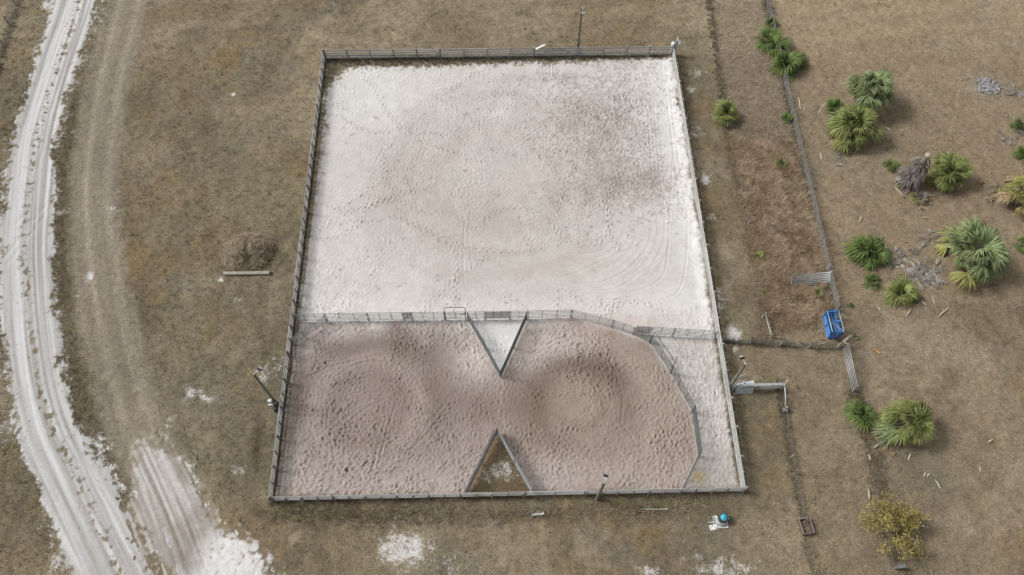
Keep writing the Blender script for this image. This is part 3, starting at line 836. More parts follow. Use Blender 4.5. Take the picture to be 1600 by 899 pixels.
def on_run(a, b, s):
    l = math.hypot(b[0] - a[0], b[1] - a[1])
    return (a[0] + (b[0] - a[0]) * s / l, a[1] + (b[1] - a[1]) * s / l, math.atan2(b[1] - a[1], b[0] - a[0]))
def wood_gate(a, b, run, label, mat, rows, diag=True, height=1.3, open_by=0.0):
    x0, y0, rz = on_run(a, b, run[0] + .09)
    L = run[1] - run[0] - .18
    t = thing('wooden_gate', label, 'gate', (x0, y0, 0), rz + open_by, 'wooden gates of the arena')
    for zc in rows:
        piece('rail', mat, t, (L / 2, 0, zc), (L - .2, .035, .17))
    for s in (.05, L / 2, L - .05):
        piece('stile', mat, t, (s, -.038 if s == L / 2 else 0, height / 2 + .1), (.1, .034, height - .05))
    if diag:
        for s0, s1 in ((.1, L / 2 - .06), (L - .1, L / 2 + .06)):
            o = MB().bar((s0, .037, .25), (s1, .037, height - .08), .03, .12).build('brace', mat, t)
    for s in (.02, ):
        for zc in (.35, 1.1):
            MB().tube([(-.08, 0, zc), (.12, 0, zc)], .022, 6).build('hinge', M_BLACK, t)
    return t
wood_gate(NW, NE, gN, 'blue-grey wooden gate with diagonal braces in the far fence', mat_worn('blue_grey_board', (.25, .265, .285), (.38, .395, .41), 5.0, .85, .12), ROWS4)
wood_gate(SW, SE, gS, 'pale smooth wooden gate in the near fence beside a lamp pole', M_BOARD_PALE, (.25, .6, .95, 1.25), False)
wood_gate(SW, NW, gW, 'long grey wooden gate in the left fence near the corner panel', M_BOARD, (.3, .75, 1.2), False)
# white board laid on the far gate
x0, y0, rz = on_run(NW, NE, gN[0] + .7)
t = MB().box((0, 0, 0), (1.15, .2, .05)).box((.42, .02, .045), (.22, .12, .03)).build('plank', M_WHITE)
t.location = (x0, y0 + .02, 1.43); t.rotation_euler = (0, -.12, rz + .45); tag(t, 'short white plank lying across the far gate top', 'plank')

# ------------------------------------------------------------------ steel corral panels
PANEL_L = 3.6
def tube_mesh(name, pts, r, n, mat):
    me = MB().tube(pts, r, n).mesh(name, True); me.materials.append(mat); return me
_pm = {}
def panel(a, b, label, mat=M_PIPE, height=1.6, rails=6, group='steel corral panels of the pens', dense=0, name='corral_panel', mids=2, r=.024):
    ax_, ay_ = a; bx_, by_ = b
    L = math.hypot(bx_ - ax_, by_ - ay_); rz = math.atan2(by_ - ay_, bx_ - ax_)
    t = thing(name, label, 'gate' if 'gate' in name else 'panel', (ax_, ay_, .03), rz, group)
    key = mat.name
    if (key, 'rail') not in _pm:
        _pm[(key, 'rail')] = tube_mesh('rail', [(0, 0, 0), (1, 0, 0)], 1, 6, mat)
        _pm[(key, 'upright')] = tube_mesh('upright', [(0, 0, 0), (0, 0, 1)], 1, 6, mat)
    def put(kind, loc, sc):
        o = bpy.data.objects.new(kind, _pm[(key, kind)]); COL.objects.link(o); o.parent = t; o.location = loc; o.scale = sc
        return o
    g = .05
    for i in range(rails):
        z = .28 + (height - .3) * i / (rails - 1)
        put('rail', (g, 0, z), (L - 2 * g, r, r))
    for s in (g, L - g):
        put('upright', (s, 0, 0), (r * 1.25, r * 1.25, height + .03))
    for k in range(mids):
        put('upright', (L * (k + 1) / (mids + 1), .001, .2), (r, r, height - .2))
    if dense:
        mb = MB()
        z = .3
        while z < height - .05:
            mb.tube([(L * .02 + g, .03, z), (L * dense - g, .03, z)], .008, 4, cap=False); z += .085
        s = g + .1
        while s < L * dense - g:
            mb.tube([(s, .03, .28), (s, .03, height - .03)], .008, 4, cap=False); s += .1
        mb.build('wire_mesh', mat, t)
    # pin brackets on the ends
    for s in (g, L - g):
        for z in (.45, 1.25):
            piece('bracket', mat, t, (s, .0, z), (.09, .07, .06))
    return t
def bow_gate(a, b, label, mat, height=2.5, tilt=(0, 0)):
    ax_, ay_ = a; bx_, by_ = b
    L = math.hypot(bx_ - ax_, by_ - ay_); rz = math.atan2(by_ - ay_, bx_ - ax_)
    t = panel(a, b, label, mat, 1.6, 6, name='bow_gate', mids=1)
    MB().tube([(.02, 0, 0), (.02, 0, height - .2), (.12, 0, height), (L - .12, 0, height), (L - .02, 0, height - .2), (L - .02, 0, 0)], .03, 6).build('bow', mat, t, True)
    MB().tube([(L - .5, .04, 1.05), (L - .1, .06, 1.1)], .02, 5).tube([(L - .15, .06, 1.0), (L - .15, .06, 1.3)], .018, 5).build('latch', M_BLACK, t)
    return t
def C(px, py): return G(px, py)
W0 = (SW[0] + .2, C(463, 504)[1])
# cross fence, west to east (joint positions along the base)
xs = [(463, 504), (512, 503), (577, 502), (632, 501.5), (645, 501.3), (696, 500.7), (729, 500.4)]
panel(C(*xs[0]), C(*xs[1]), 'grey pipe panel joining the left fence above the slanted corner gate')
panel(C(*xs[1]), C(*xs[2]), 'grey pipe panel right of the slanted corner gate in the cross fence')
panel(C(*xs[2]), C(*xs[3]), 'grey pipe panel left of the narrow dark mesh panel')
panel(C(*xs[3]), C(*xs[4]), 'narrow dark mesh panel in the cross fence above the left pen', M_PIPE_DARK, rails=7, dense=1.0, mids=1)
panel(C(*xs[4]), C(*xs[5]), 'grey pipe panel between the narrow mesh panel and the walk-through gate')
bow_gate(C(*xs[5]), C(*xs[6]), 'tall bowed walk-through gate beside the white funnel', M_PIPE_DARK, 2.45)
panel(C(730, 500.4), C(758, 500), 'short grey panel at the left end of the funnel mouth', mids=1)
panel(C(758, 500), C(797, 499.4), 'dark mesh gate across the middle of the funnel mouth', M_PIPE, rails=8, dense=1.0, name='pipe_gate')
panel(C(797, 499.4), C(824, 499), 'short grey panel at the right end of the funnel mouth', mids=1)
panel(C(824, 499), C(892, 497), 'grey pipe panel at the top of the round pen, right of the funnel')
panel(C(892, 497), C(956, 513), 'grey pipe panel where the round pen first turns downhill')
panel(C(956, 513), C(988, 524), 'short grey pipe panel left of the three-way panel joint', mids=1)
panel(C(988, 524), C(1015, 537), 'short dark pipe panel just below the three-way panel joint', M_PIPE_DARK, mids=1)
bow_gate(C(1015, 537), C(1047, 584), 'tall bowed gate on the upper right of the round pen', M_PIPE_DARK, 2.5)
panel(C(1047, 584), C(1081, 645), 'dark pipe panel below the bowed gate of the round pen', M_PIPE_DARK)
panel(C(1081, 645), C(1090, 714), 'dark pipe panel on the far right of the round pen', M_PIPE_DARK, rails=7)
panel(C(1090, 714), C(1063, 769), 'dark pipe panel joining the round pen to the near fence', M_PIPE_DARK, rails=7)
panel(C(991, 522), C(1050, 526), 'grey pipe panel with dark rods right of the three-way panel joint', dense=.45)
panel(C(1050, 526), C(1117, 530), 'grey pipe panel joining the cross fence to the right fence')
panel(C(460, 541), C(513, 506), 'bright slanted pipe gate across the upper left pen corner', M_PIPE, 1.5, 6, name='pipe_gate', r=.03)
for i, (p, q) in enumerate((((731, 501), (757, 546)), ((757, 546), (782, 592)))):
    panel(C(*p), C(*q), ('blue-grey panel on the upper half of the left funnel side', 'blue-grey panel on the lower half of the left funnel side')[i], M_PIPE_DARK, rails=8)
for i, (p, q) in enumerate((((823, 500), (803, 545)), ((803, 545), (782, 592)))):
    panel(C(*p), C(*q), ('blue-grey panel on the upper half of the right funnel side', 'dark panel on the lower half of the right funnel side')[i], M_PIPE_DARK, rails=8)
for i, (p, q) in enumerate((((729, 774), (753, 726)), ((753, 726), (777, 678)))):
    panel(C(*p), C(*q), ('grey panel at the foot of the grassy wedge, left side', 'grey panel at the tip of the grassy wedge, left side')[i], M_PIPE, rails=8, dense=1.0)
for i, (p, q) in enumerate((((777, 678), (804, 726)), ((804, 726), (831, 773)))):
    panel(C(*p), C(*q), ('grey panel at the tip of the grassy wedge, right side', 'grey panel at the foot of the grassy wedge, right side')[i], M_PIPE, rails=8, dense=1.0)
# ------------------------------------------------------------------ lamp poles
def lamp_pole(base, label, height, lean=(0, 0), arms=1, face=0.0, r=.15, box=False, mat=None):
    x0, y0 = G(*base)
    t = thing('lamp_pole', label, 'lamp pole', (x0, y0, 0), 0, 'lamp poles around the arena')
    lx, ly = lean
    pts = [(lx * k / 6, ly * k / 6, height * k / 6 - .1) for k in range(7)]
    MB().tube(pts, [r - .05 * r / .15 * k / 6 for k in range(7)], 10).build('pole', mat or M_POLE, t, True)
    top = Vector((lx, ly, height - .15))
    for k in range(arms):
        a = face + k * 2.2
        d = Vector((math.cos(a), math.sin(a), 0))
        arm = MB().tube([top, top + d * .25 + Vector((0, 0, .08)), top + d * .5 + Vector((0, 0, .02))], .03, 6).build('arm', M_GALV, t, True)
        q = Matrix.Rotation(a, 3, 'Z') @ Matrix.Rotation(.7, 3, 'Y')
        c = top + d * .62 + Vector((0, 0, .02))
        h = MB().box(c, (.26, .36, .13), q).box(c - q @ Vector((.13, 0, .0)), (.08, .24, .18), q).build('lamp_head', M_BLACK, t)
        MB().box(c + q @ Vector((0, 0, -.072)), (.22, .31, .012), q).build('lamp_glass', M_GLASS, h)
        MB().box(c + q @ Vector((0, 0, .08)), (.24, .34, .016), q).build('visor', M_GALV, h)
    MB().tube([top + Vector((0, 0, .05)), top + Vector((0, 0, .22))], .07, 8, .03).build('photocell', M_GLASS, t)
    MB().tube([(r * .95 + .01, 0, 0), (r * .85 + lx * .5, ly * .5, height * .5), (lx + .1, ly, height * .93)], .018, 5).build('conduit', M_GALV, t)
    if box:
        piece('meter_box', M_SHEET, t, (-.3, -.12, .75), (.3, .22, .5), .2)
        piece('switch_box', M_BLACK, t, (.12, -.3, .6), (.34, .24, .42), .1)
        MB().tube([(-.5, -.3, -.1), (-.5, -.3, .5), (-.15, -.32, .5)], .035, 6).build('pipe', M_WHITE, t, True)
        MB().lathe([(.2, 0), (.22, .05), (.22, .38), (.14, .48), (.05, .5)], 12, (.08, -.62, 0)).build('tank', M_BLACK, t, True)
    return t
lamp_pole((432, 630), 'dark green lamp pole with meter boxes left of the arena', 6.2, (-.15, .1), 1, .9, .14, True, mat_worn('green_pole_wood', (.1, .115, .08), (.2, .215, .155), 5.0, .85, .05))
lamp_pole((1137, 609), 'pale wooden lamp pole at the right fence beside a metal sheet', 5.4, (.1, .1), 1, 1.9, .15)
lamp_pole((932, 780), 'lamp pole leaning over the near fence beside the gate', 5.5, (.02, -.1), 1, 1.3, .14)
lamp_pole((902, 84), 'thin lamp pole standing behind the far fence', 6.3, (.0, 0), 1, -1.5, .13, False, mat_worn('brown_pole_wood', (.1, .085, .06), (.17, .15, .11), 5.0, .9, .05))

# heavy corner post with pale fittings at the far right corner
x0, y0 = NE
t = thing('corner_post', 'far right corner post hung with white fittings', 'post', (x0 + .22, y0 + .1, 0))
MB().tube([(0, 0, -.1), (0, 0, 1.0), (.03, .02, 2.1)], [.15, .14, .12], 8).build('post', M_SHEET, t, True)
MB().tube([(-.3, .1, .2), (-.28, .08, 1.65)], .07, 8).build('side_post', M_WHITE, t, True)
MB().tube([(.3, 0, .2), (.28, 0, 1.75)], .07, 8).build('side_post', M_WHITE, t, True)
MB().lathe([(.06, 0), (.2, .04), (.22, .3), (.12, .4), (.04, .42)], 10, (-.3, .0, 1.35)).build('bucket', M_WHITE, t, True)
MB().lathe([(.06, 0), (.19, .04), (.2, .28), (.1, .36), (.04, .38)], 10, (.32, .0, 1.5)).build('bucket', M_WHITE, t, True)
MB().tube([(.05, .05, 2.0), (.12, .25, 2.35)], .05, 6).build('insulator', M_WHITE, t, True)

# ------------------------------------------------------------------ blue squeeze chute
cx, cy = G(1304, 526)
t = thing('cattle_chute', 'bright blue steel cattle chute beside the wire fence corner', 'cattle chute', (cx - .3, cy + .75, .06), math.radians(91))
M_DEEP = mat_worn('dark_blue_floor', (.012, .035, .09), (.03, .07, .15), 6.0, .7, .1)
M_BLUE_HIGHLIGHT = mat_worn('highlight_blue_paint', (.15, .3, .55), (.35, .48, .66), 8.0, .5, .15)  # paler blue puts highlights into the colour of the top rails and brace
Lc, Wc, Hc = 2.0, 1.0, 1.45
def fr(pts, name, r=.045, mat=M_BLUE): return MB().tube(pts, r, 6).build(name, mat, t, True)
for sx in (-Lc / 2, 0, Lc / 2):
    for sy in (-Wc / 2, Wc / 2):
        fr([(sx, sy, -.06), (sx, sy, Hc)], 'upright')
for sy in (-Wc / 2, Wc / 2):
    fr([(-Lc / 2, sy, Hc), (Lc / 2, sy, Hc)], 'top_rail', .045, M_BLUE_HIGHLIGHT)
for sx in (-Lc / 2, 0, Lc / 2):
    fr([(sx, -Wc / 2, Hc + .03), (sx, Wc / 2, Hc + .03)], 'cross_bar', .045)
piece('side_panel', M_BLUE, t, (0, Wc / 2 - .06, .38), (Lc - .1, .03, .6), 0, 0, .1)
fr([(-Lc / 2, Wc / 2 - .02, .95), (Lc / 2, Wc / 2 - .02, .95)], 'side_bar', .035)
fr([(-Lc / 2 + .1, .1, Hc - .25), (Lc / 2 - .1, .1, Hc - .3)], 'squeeze_bar', .03)
fr([(-Lc / 2, -Wc / 2, Hc), (0, Wc / 2, Hc + .02)], 'brace', .025, M_BLUE_HIGHLIGHT)
for k in range(6):
    fr([(-Lc / 2 + .1, -Wc / 2 + .06 + .02 * k, .2 + .18 * k), (Lc / 2 - .1, -Wc / 2 + .06 + .02 * k, .2 + .18 * k)], 'side_bar', .03)
piece('floor_plate', M_DEEP, t, (0, 0, .04), (Lc - .12, Wc - .1, .04))
for k in range(9):
    piece('cleat', M_BLACK, t, (-Lc / 2 + .25 + k * .18, -.1, .085), (.07, .45, .04))
piece('head_gate', M_BLUE, t, (-Lc / 2 - .04, .27, .7), (.06, .36, 1.2))
piece('head_gate', M_BLUE, t, (-Lc / 2 - .04, -.27, .7), (.06, .36, 1.2))
piece('tail_gate', M_BLUE, t, (Lc / 2 + .04, 0, .65), (.05, Wc - .1, 1.0), 0, .08)
fr([(-Lc / 2, Wc / 2, 1.25), (-Lc / 2 - .2, Wc / 2 + .3, 1.45)], 'lever', .03, M_BLACK)
fr([(Lc / 2, -Wc / 2, 1.1), (Lc / 2 + .15, -Wc / 2 - .3, 1.2)], 'lever', .03, M_BLACK)
fr([(-Lc / 2 + .1, -.1, Hc - .1), (-.2, -.16, Hc - .08), (.3, -.1, Hc - .12), (Lc / 2 - .15, -.16, Hc - .1)], 'squeeze_bar', .035)

# ------------------------------------------------------------------ loose and hung galvanised gates
def pipe_gate(a, b, label, height, tilt, rails, mat=M_GALV, z0=.1, sag=0.0, rr=.042):
    ax_, ay_ = a; bx_, by_ = b
    L = math.hypot(bx_ - ax_, by_ - ay_); rz = math.atan2(by_ - ay_, bx_ - ax_)
    t = thing('pipe_gate', label, 'gate', (ax_, ay_, z0), rz, 'galvanised gates')
    t.rotation_euler = (tilt, 0, rz)
    for k in range(rails):
        z = .04 + (height - .08) * k / (rails - 1)
        MB().tube([(.03, 0, z), (L / 2, sag, z + .0), (L - .03, 0, z)], rr, 6).build('rail', mat, t, True)
    for s in (.03, L - .03):
        MB().tube([(s, 0, 0), (s, 0, height)], .036, 6).build('upright', mat, t, True)
    MB().tube([(L / 2, sag + .04, .02), (L / 2, sag + .04, height - .02)], .02, 6).build('brace', mat, t, True)
    return t
pipe_gate(G(1235, 447), G(1296, 443), 'loose silver gate propped in rank grass above the blue chute', 1.15, -.55, 7, sag=-.12)
pipe_gate(G(1317, 546), G(1331, 613), 'grey pipe gate hanging below the blue chute', 1.2, 0, 5, M_GALV, rr=.026)
# leaning timber post at the chute corner
x0, y0 = G(1309, 543)
t = MB().tube([(0, 0, -.2), (.25, .15, .8), (.55, .3, 1.7)], [.14, .13, .11], 8).tube([(.2, .1, .9), (.5, -.2, 1.0)], .05, 6).build('gate_post', M_LOG, None, True)
t.location = (x0, y0, 0); tag(t, 'leaning grey timber gate post between chute and hanging pipe gate', 'post')

# ------------------------------------------------------------------ wire fences
def wire_fence(pts, label, height, spacing, mesh_step=.16, jitter=.05, wire_r=.008, pmat=M_POST, sag=.06, verticals=True, post_r=.06, vstep=.17):
    t = thing('wire_fence', label, 'fence', (pts[0][0], pts[0][1], 0))
    o0 = Vector((pts[0][0], pts[0][1], 0))
    P = np.array(pts); seg = np.hypot(*np.diff(P, axis=0).T); Ls = np.concatenate([[0], np.cumsum(seg)])
    def at(s): return Vector((float(np.interp(s, Ls, P[:, 0])), float(np.interp(s, Ls, P[:, 1])), 0)) - o0
    n = max(1, round(Ls[-1] / spacing))
    tops = []
    for i in range(n + 1):
        p = at(Ls[-1] * i / n)
        lean = Vector((rnd.gauss(0, jitter), rnd.gauss(0, jitter), 0))
        MB().tube([p + Vector((0, 0, -.2)), p + lean + Vector((0, 0, height + rnd.uniform(.05, .2)))], post_r * rnd.uniform(.85, 1.2), 7).build('post', pmat, t, True)
    mb = MB()
    rows = max(2, int(height / mesh_step))
    st_ = .6
    m_ = int(Ls[-1] / st_)
    for r in range(rows + 1):
        z = .1 + (height - .15) * r / rows
        line = []
        for k in range(m_ + 1):
            s = Ls[-1] * k / m_
            u = (s / (Ls[-1] / n)) % 1.0
            p = at(s)
            line.append(p + Vector((rnd.gauss(0, .015), rnd.gauss(0, .015), z - sag * math.sin(math.pi * u) * r / rows)))
        mb.tube(line, wire_r, 3, cap=False)
    mb.build('wire', M_WIRE, t)
    if verticals:
        mb = MB(); s = .08
        while s < Ls[-1]:
            u = (s / (Ls[-1] / n)) % 1.0
            p = at(s)
            mb.tube([p + Vector((0, 0, .08)), p + Vector((rnd.gauss(0, .02), rnd.gauss(0, .02), height - .05 - sag * math.sin(math.pi * u)))], wire_r * .9, 3, cap=False)
            s += vstep
        mb.build('stay_wire', M_WIRE, t)
    return t
wire_fence(GP([(1127, 534), (1190, 539), (1250, 543), (1308, 545)]), 'dark wire mesh fence from the arena corner to the blue chute', 1.25, 2.4, .16, .09, .008, vstep=.3)
wire_fence(PEN_EDGE[:5], 'thin low wire fence from the bent pipe down to the near edge', .9, 3.4, .4, .08, .006, verticals=False, post_r=.05)
wire_fence(WIRE, 'long grey woven wire fence running up through the palmettos', 1.15, 3.6, .12, .09, .011)
wire_fence(GP([(-14, 140), (2, 100), (12, 52), (24, 18), (34, -20)]), 'post and wire fence in the far left corner', 1.3, 3.0, .4, .05, .006, verticals=False, post_r=.085)
# old timber post line along the lane
for i, (px, py, L_, a, el) in enumerate(((1198, 503, 1.9, 78, .5), )):
    x0, y0 = G(1203, 528)
    t = MB().tube([(0, 0, .5), (-.2, 1.0, .75), (-.35, 1.9, .95)], [.06, .065, .07], 7).tube([(-.35, 1.9, -.1), (-.35, 1.9, 1.05)], .08, 7).tube([(0, 0, -.1), (0, 0, .7)], .07, 7).build('rail_brace', M_LOG, None, True)
    t.location = (x0, y0, 0); tag(t, 'old grey rail on two stub posts above the dark wire fence', 'rail')
for (px, py), lab in (((1122, 175), 'old grey stub post hidden under the round palmetto by the lane'), ((1157, 300), 'grey stub post at the lane edge beside rank brown grass'), ((1168, 352), 'leaning grey stub post halfway down the lane edge')):
    x0, y0 = G(px, py)
    t = MB().tube([(0, 0, -.1), (.06, .1, .5), (.1, .25, .95)], [.06, .055, .05], 7).tube([(.03, .05, .3), (.35, .15, .32)], .02, 5).build('stub_post', M_LOG, None, True)
    t.location = (x0, y0, 0); tag(t, lab, 'post')

# ------------------------------------------------------------------ rail and trough east of the arena
x0, y0 = G(1141, 610); x1, y1 = G(1219, 608)
L_ = math.hypot(x1 - x0, y1 - y0); rz = math.atan2(y1 - y0, x1 - x0)
t = thing('rail_fence', 'short blue-grey board fence between lamp pole and bent pipe', 'fence', (x0, y0, 0), rz)
M_BG = mat_worn('blue_grey_plank', (.27, .3, .3), (.42, .45, .44), 5.0, .85, .15)
for z in (.25, .62, 1.0):
    piece('board', M_BG, t, (L_ / 2, 0, z), (L_, .04, .2))
piece('cap_board', M_BG, t, (L_ / 2 + .2, 0, 1.15), (L_ - .5, .22, .04))
for s in (.1, L_ * .5, L_ - .06):
    piece('post', M_LOG, t, (s, -.085, .55), (.12, .12, 1.3))
MB().bar((L_ - .1, -.2, 1.15), (L_ + .35, .4, 1.2), .12, .1).build('end_brace', M_LOG, t)
t2 = thing('metal_sheet', 'pale bent metal sheet leaning at the foot of the lamp pole', 'sheet', (x0 + .3, y0, 0), rz)
MB().box((.75, -.2, .4), (1.5, .03, .75), Matrix.Rotation(-.35, 3, 'X')).build('lower_sheet', M_SHEET, t2)
MB().box((.8, .16, .85), (1.5, .42, .03), Matrix.Rotation(.15, 3, 'X') @ Matrix.Rotation(.2, 3, 'Z')).build('upper_sheet', M_SHEET, t2)
MB().lathe([(.05, 0), (.08, .02), (.08, .1), (.03, .12)], 8, (.7, .2, .87)).build('cap', M_BLACK, t2, True)
x0, y0 = G(1220, 607)
x1, y1 = G(1225, 641)
t = thing('bent_pipe', 'bent grey pipe running down from the board fence end', 'pipe', (x0, y0, 0))
dx, dy = x1 - x0, y1 - y0
MB().tube([(0, 0, 1.1), (dx * .15, dy * .15, 1.0), (dx * .55, dy * .55, .8), (dx, dy, .45), (dx, dy, .0)], .05, 7).build('pipe', M_GALV, t, True)
MB().tube([(dx, dy, -.1), (dx + .02, dy, .75)], .09, 8).build('stub_post', M_LOG, t, True)
MB().box((dx - .05, dy - .1, .35), (.35, .3, .25)).build('coupling', M_PIPE, t)

# ------------------------------------------------------------------ well head and crate
x0, y0 = G(1126, 818)
t = thing('well_head', 'turquoise capped well pump standing in a white pipe frame', 'well pump', (x0, y0, 0), .05)
def pv(pts, name='pipe', r=.035): return MB().tube(pts, r, 6).build(name, M_WHITE, t, True)
pv([(-.5, -.35, .08), (.5, -.35, .08)]); pv([(-.5, -.35, .05), (-.5, .55, .05)]); pv([(.5, -.35, .08), (.5, .4, .08)])
pv([(-.5, .1, .12), (-1.05, .12, .06)]); pv([(-.7, .55, .06), (-.2, .55, .06)]); pv([(.5, .2, .0), (.5, .2, .7)])
piece('slab', M_WHITE, t, (-.62, -.25, .03), (.62, .4, .08), .1)
piece('pad', M_SHEET, t, (.05, .1, .02), (.9, .85, .06))
MB().lathe([(.3, 0), (.34, .06), (.34, .62), (.3, .68)], 16, (.15, .3, .05)).build('tank', M_BLACK, t, True)
MB().lathe([(.27, 0), (.31, .03), (.29, .1), (.2, .15), (.1, .17), (.06, .24), (.03, .25)], 9, (.15, .3, .62)).build('cap', M_TURQ, t, True)
piece('pump_motor', M_PIPE, t, (.1, -.12, .22), (.3, .22, .3), .3)
MB().tube([(.4, .55, .5), (.52, .6, .95)], .03, 6).build('valve', M_RUST, t, True)
x0, y0 = G(1257, 824)
t = thing('wire_crate', 'open rusty crate with pale rim beside the grassy fence line', 'crate', (x0, y0, 0), .16)
cw, cl, ch = .84, 1.15, .55
MB().tube([(-cw / 2, -cl / 2, ch), (cw / 2, -cl / 2, ch), (cw / 2, cl / 2, ch), (-cw / 2, cl / 2, ch), (-cw / 2, -cl / 2, ch)], .022, 6).build('rim', M_GALV, t, True)
for sx in (-1, 1):
    for sy in (-1, 1):
        MB().tube([(sx * cw / 2, sy * cl / 2, -.05), (sx * cw / 2, sy * cl / 2, ch)], .03, 6).build('leg', M_RUST, t, True)
for k in range(5):
    piece('floor_slat', M_RUST, t, (-cw / 2 + .1 + k * .16, 0, .12), (.13, cl - .06, .03))
for sx in (-1, 1):
    piece('side_board', M_RUST, t, (sx * (cw / 2 + .0), 0, .28), (.025, cl - .08, .3))
for sy in (-1, 1):
    piece('end_board', M_RUST, t, (0, sy * cl / 2, .28), (cw - .08, .025, .3))
MB().tube([(.45, .75, .0), (.5, .8, .5), (1.05, .7, .55), (1.25, -.3, .5), (1.25, -.35, .0)], .018, 5).build('hoop', M_RUST, t, True)

# ------------------------------------------------------------------ timber on the ground
def log_at(a, b, r, label, mat=M_LOG, square=False, z=.1):
    (ax_, ay_), (bx_, by_) = G(*a), G(*b)
    L = math.hypot(bx_ - ax_, by_ - ay_)
    if square: me = MB().box((L / 2, 0, 0), (L, r * 2, r * 1.6)).box((L - .06, 0, r * .3), (.1, r * 2.4, r * 2.0))
    else: me = MB().tube([(0, 0, 0), (L * .3, .02, .01), (L * .7, -.02, 0), (L, 0, .01)], [r, r * .97, r * .95, r * .8], 8)
    o = me.build('log' if not square else 'beam', mat, None, not square)
    o.location = (ax_, ay_, z); o.rotation_euler = (0, 0, math.atan2(by_ - ay_, bx_ - ax_))
    return tag(o, label, 'log' if not square else 'beam')
log_at((350, 429), (422, 428), .14, 'straight grey timber beam at the foot of the hay mound', M_LOG, True, .15)
log_at((998, 797), (1043, 796), .055, 'thin pale pole lying in a rut below the near fence', M_LOG)
log_at((830, 806), (850, 803), .1, 'short pale board end sunk in the grass below the near fence', M_BOARD_PALE)
# ------------------------------------------------------------------ palms: fan fronds, each a part of its plant
def mat_leaf(name, c1, c2, tip, vary=.3):
    mt, nt, b = new_mat(name, .6)
    at = nd(nt, 'ShaderNodeAttribute', attribute_name='along')
    p = wpos(nt)
    n1 = noise(nt, p, 7.0, 3)
    col = ramp(nt, n1, [(.35, c1), (.65, c2)])
    col = mixc(nt, ramp(nt, at.outputs['Fac'], [(.55, (0, 0, 0)), (1.0, (.75, .75, .75))]), col, tip)
    oi = nd(nt, 'ShaderNodeObjectInfo')
    k = math_n(nt, 'MULTIPLY_ADD', oi.outputs['Random'], 2 * vary); k.node.inputs[2].default_value = 1 - vary
    hv = nd(nt, 'ShaderNodeHueSaturation')
    nt.links.new(k, hv.inputs['Value']); nt.links.new(col, hv.inputs['Color'])
    nt.links.new(hv.outputs[0], b.inputs['Base Color'])
    return mt
LEAF = {
    'green': mat_leaf('palm_green', (.11, .145, .045), (.2, .225, .075), (.3, .28, .1)),
    'deep': mat_leaf('palm_deep_green', (.07, .115, .032), (.125, .175, .052), (.2, .22, .07)),
    'grey': mat_leaf('palm_grey_green', (.12, .165, .07), (.21, .255, .12), (.28, .29, .13)),
    'yellow': mat_leaf('palm_yellowing', (.17, .18, .055), (.28, .26, .085), (.38, .31, .12)),
    'tan': mat_leaf('palm_dead_tan', (.22, .155, .085), (.36, .27, .16), (.42, .34, .22)),
    'strip': mat_leaf('palm_bleached', (.2, .185, .165), (.4, .375, .34), (.45, .43, .4)),
    'dead': mat_leaf('palm_dead_grey', (.12, .105, .095), (.3, .275, .25), (.36, .33, .31), .5),
}
def frond_mesh(kind, seed, nl=24, span=2.0, petiole=.42, droop=.35, fold=.25, width=.03):
    """one fan leaf, length 1 along +X, upper side +Z"""
    r = random.Random(seed)
    v, f, al = [], [], []
    w = .012
    b = 0
    for (x_, z_) in ((0, 0), (petiole * .5, .02), (petiole, 0)):
        v += [(x_, -w, z_), (x_, w, z_)]; al += [0, 0]
    f += [(0, 2, 3, 1), (2, 4, 5, 3)]
    for k in range(nl):
        a = -span + 2 * span * k / (nl - 1) + r.uniform(-.05, .05)
        L = (1 - petiole) * (1.0 - .30 * (abs(a) / span) ** 1.5) * r.uniform(.86, 1.06)
        ca, sa = math.cos(a), math.sin(a)
        px, py = -sa, ca
        hw = width * r.uniform(.8, 1.15)
        b = len(v)
        d0 = droop * r.uniform(.5, 1.4)
        for t, ww in ((.02, .010), (.4, hw), (.72, hw * .7)):
            x_ = petiole + ca * L * t * (1 - .12 * t * d0); y_ = sa * L * t
            z_ = -d0 * L * t * t * .9 + .05 * t * math.cos(a) - fold * abs(sa) * t * .12
            zz = .010 if k % 2 else -.010
            v += [(x_ + px * ww, y_ + py * ww, z_ + zz), (x_ - px * ww, y_ - py * ww, z_ - zz)]
            al += [t * .7, t * .7]
        t = 1.0
        v.append((petiole + ca * L * (1 - .16 * d0), sa * L, -d0 * L * 1.05 - fold * abs(sa) * .12)); al.append(1.0)
        f += [(b, b + 1, b + 3, b + 2), (b + 2, b + 3, b + 5, b + 4), (b + 4, b + 5, b + 6)]
    me = bpy.data.meshes.new('frond')
    me.from_pydata(v, [], f); me.update()
    at = me.attributes.new('along', 'FLOAT', 'POINT'); at.data.foreach_set('value', al)
    me.materials.append(LEAF[kind])
    return me
FROND = {}
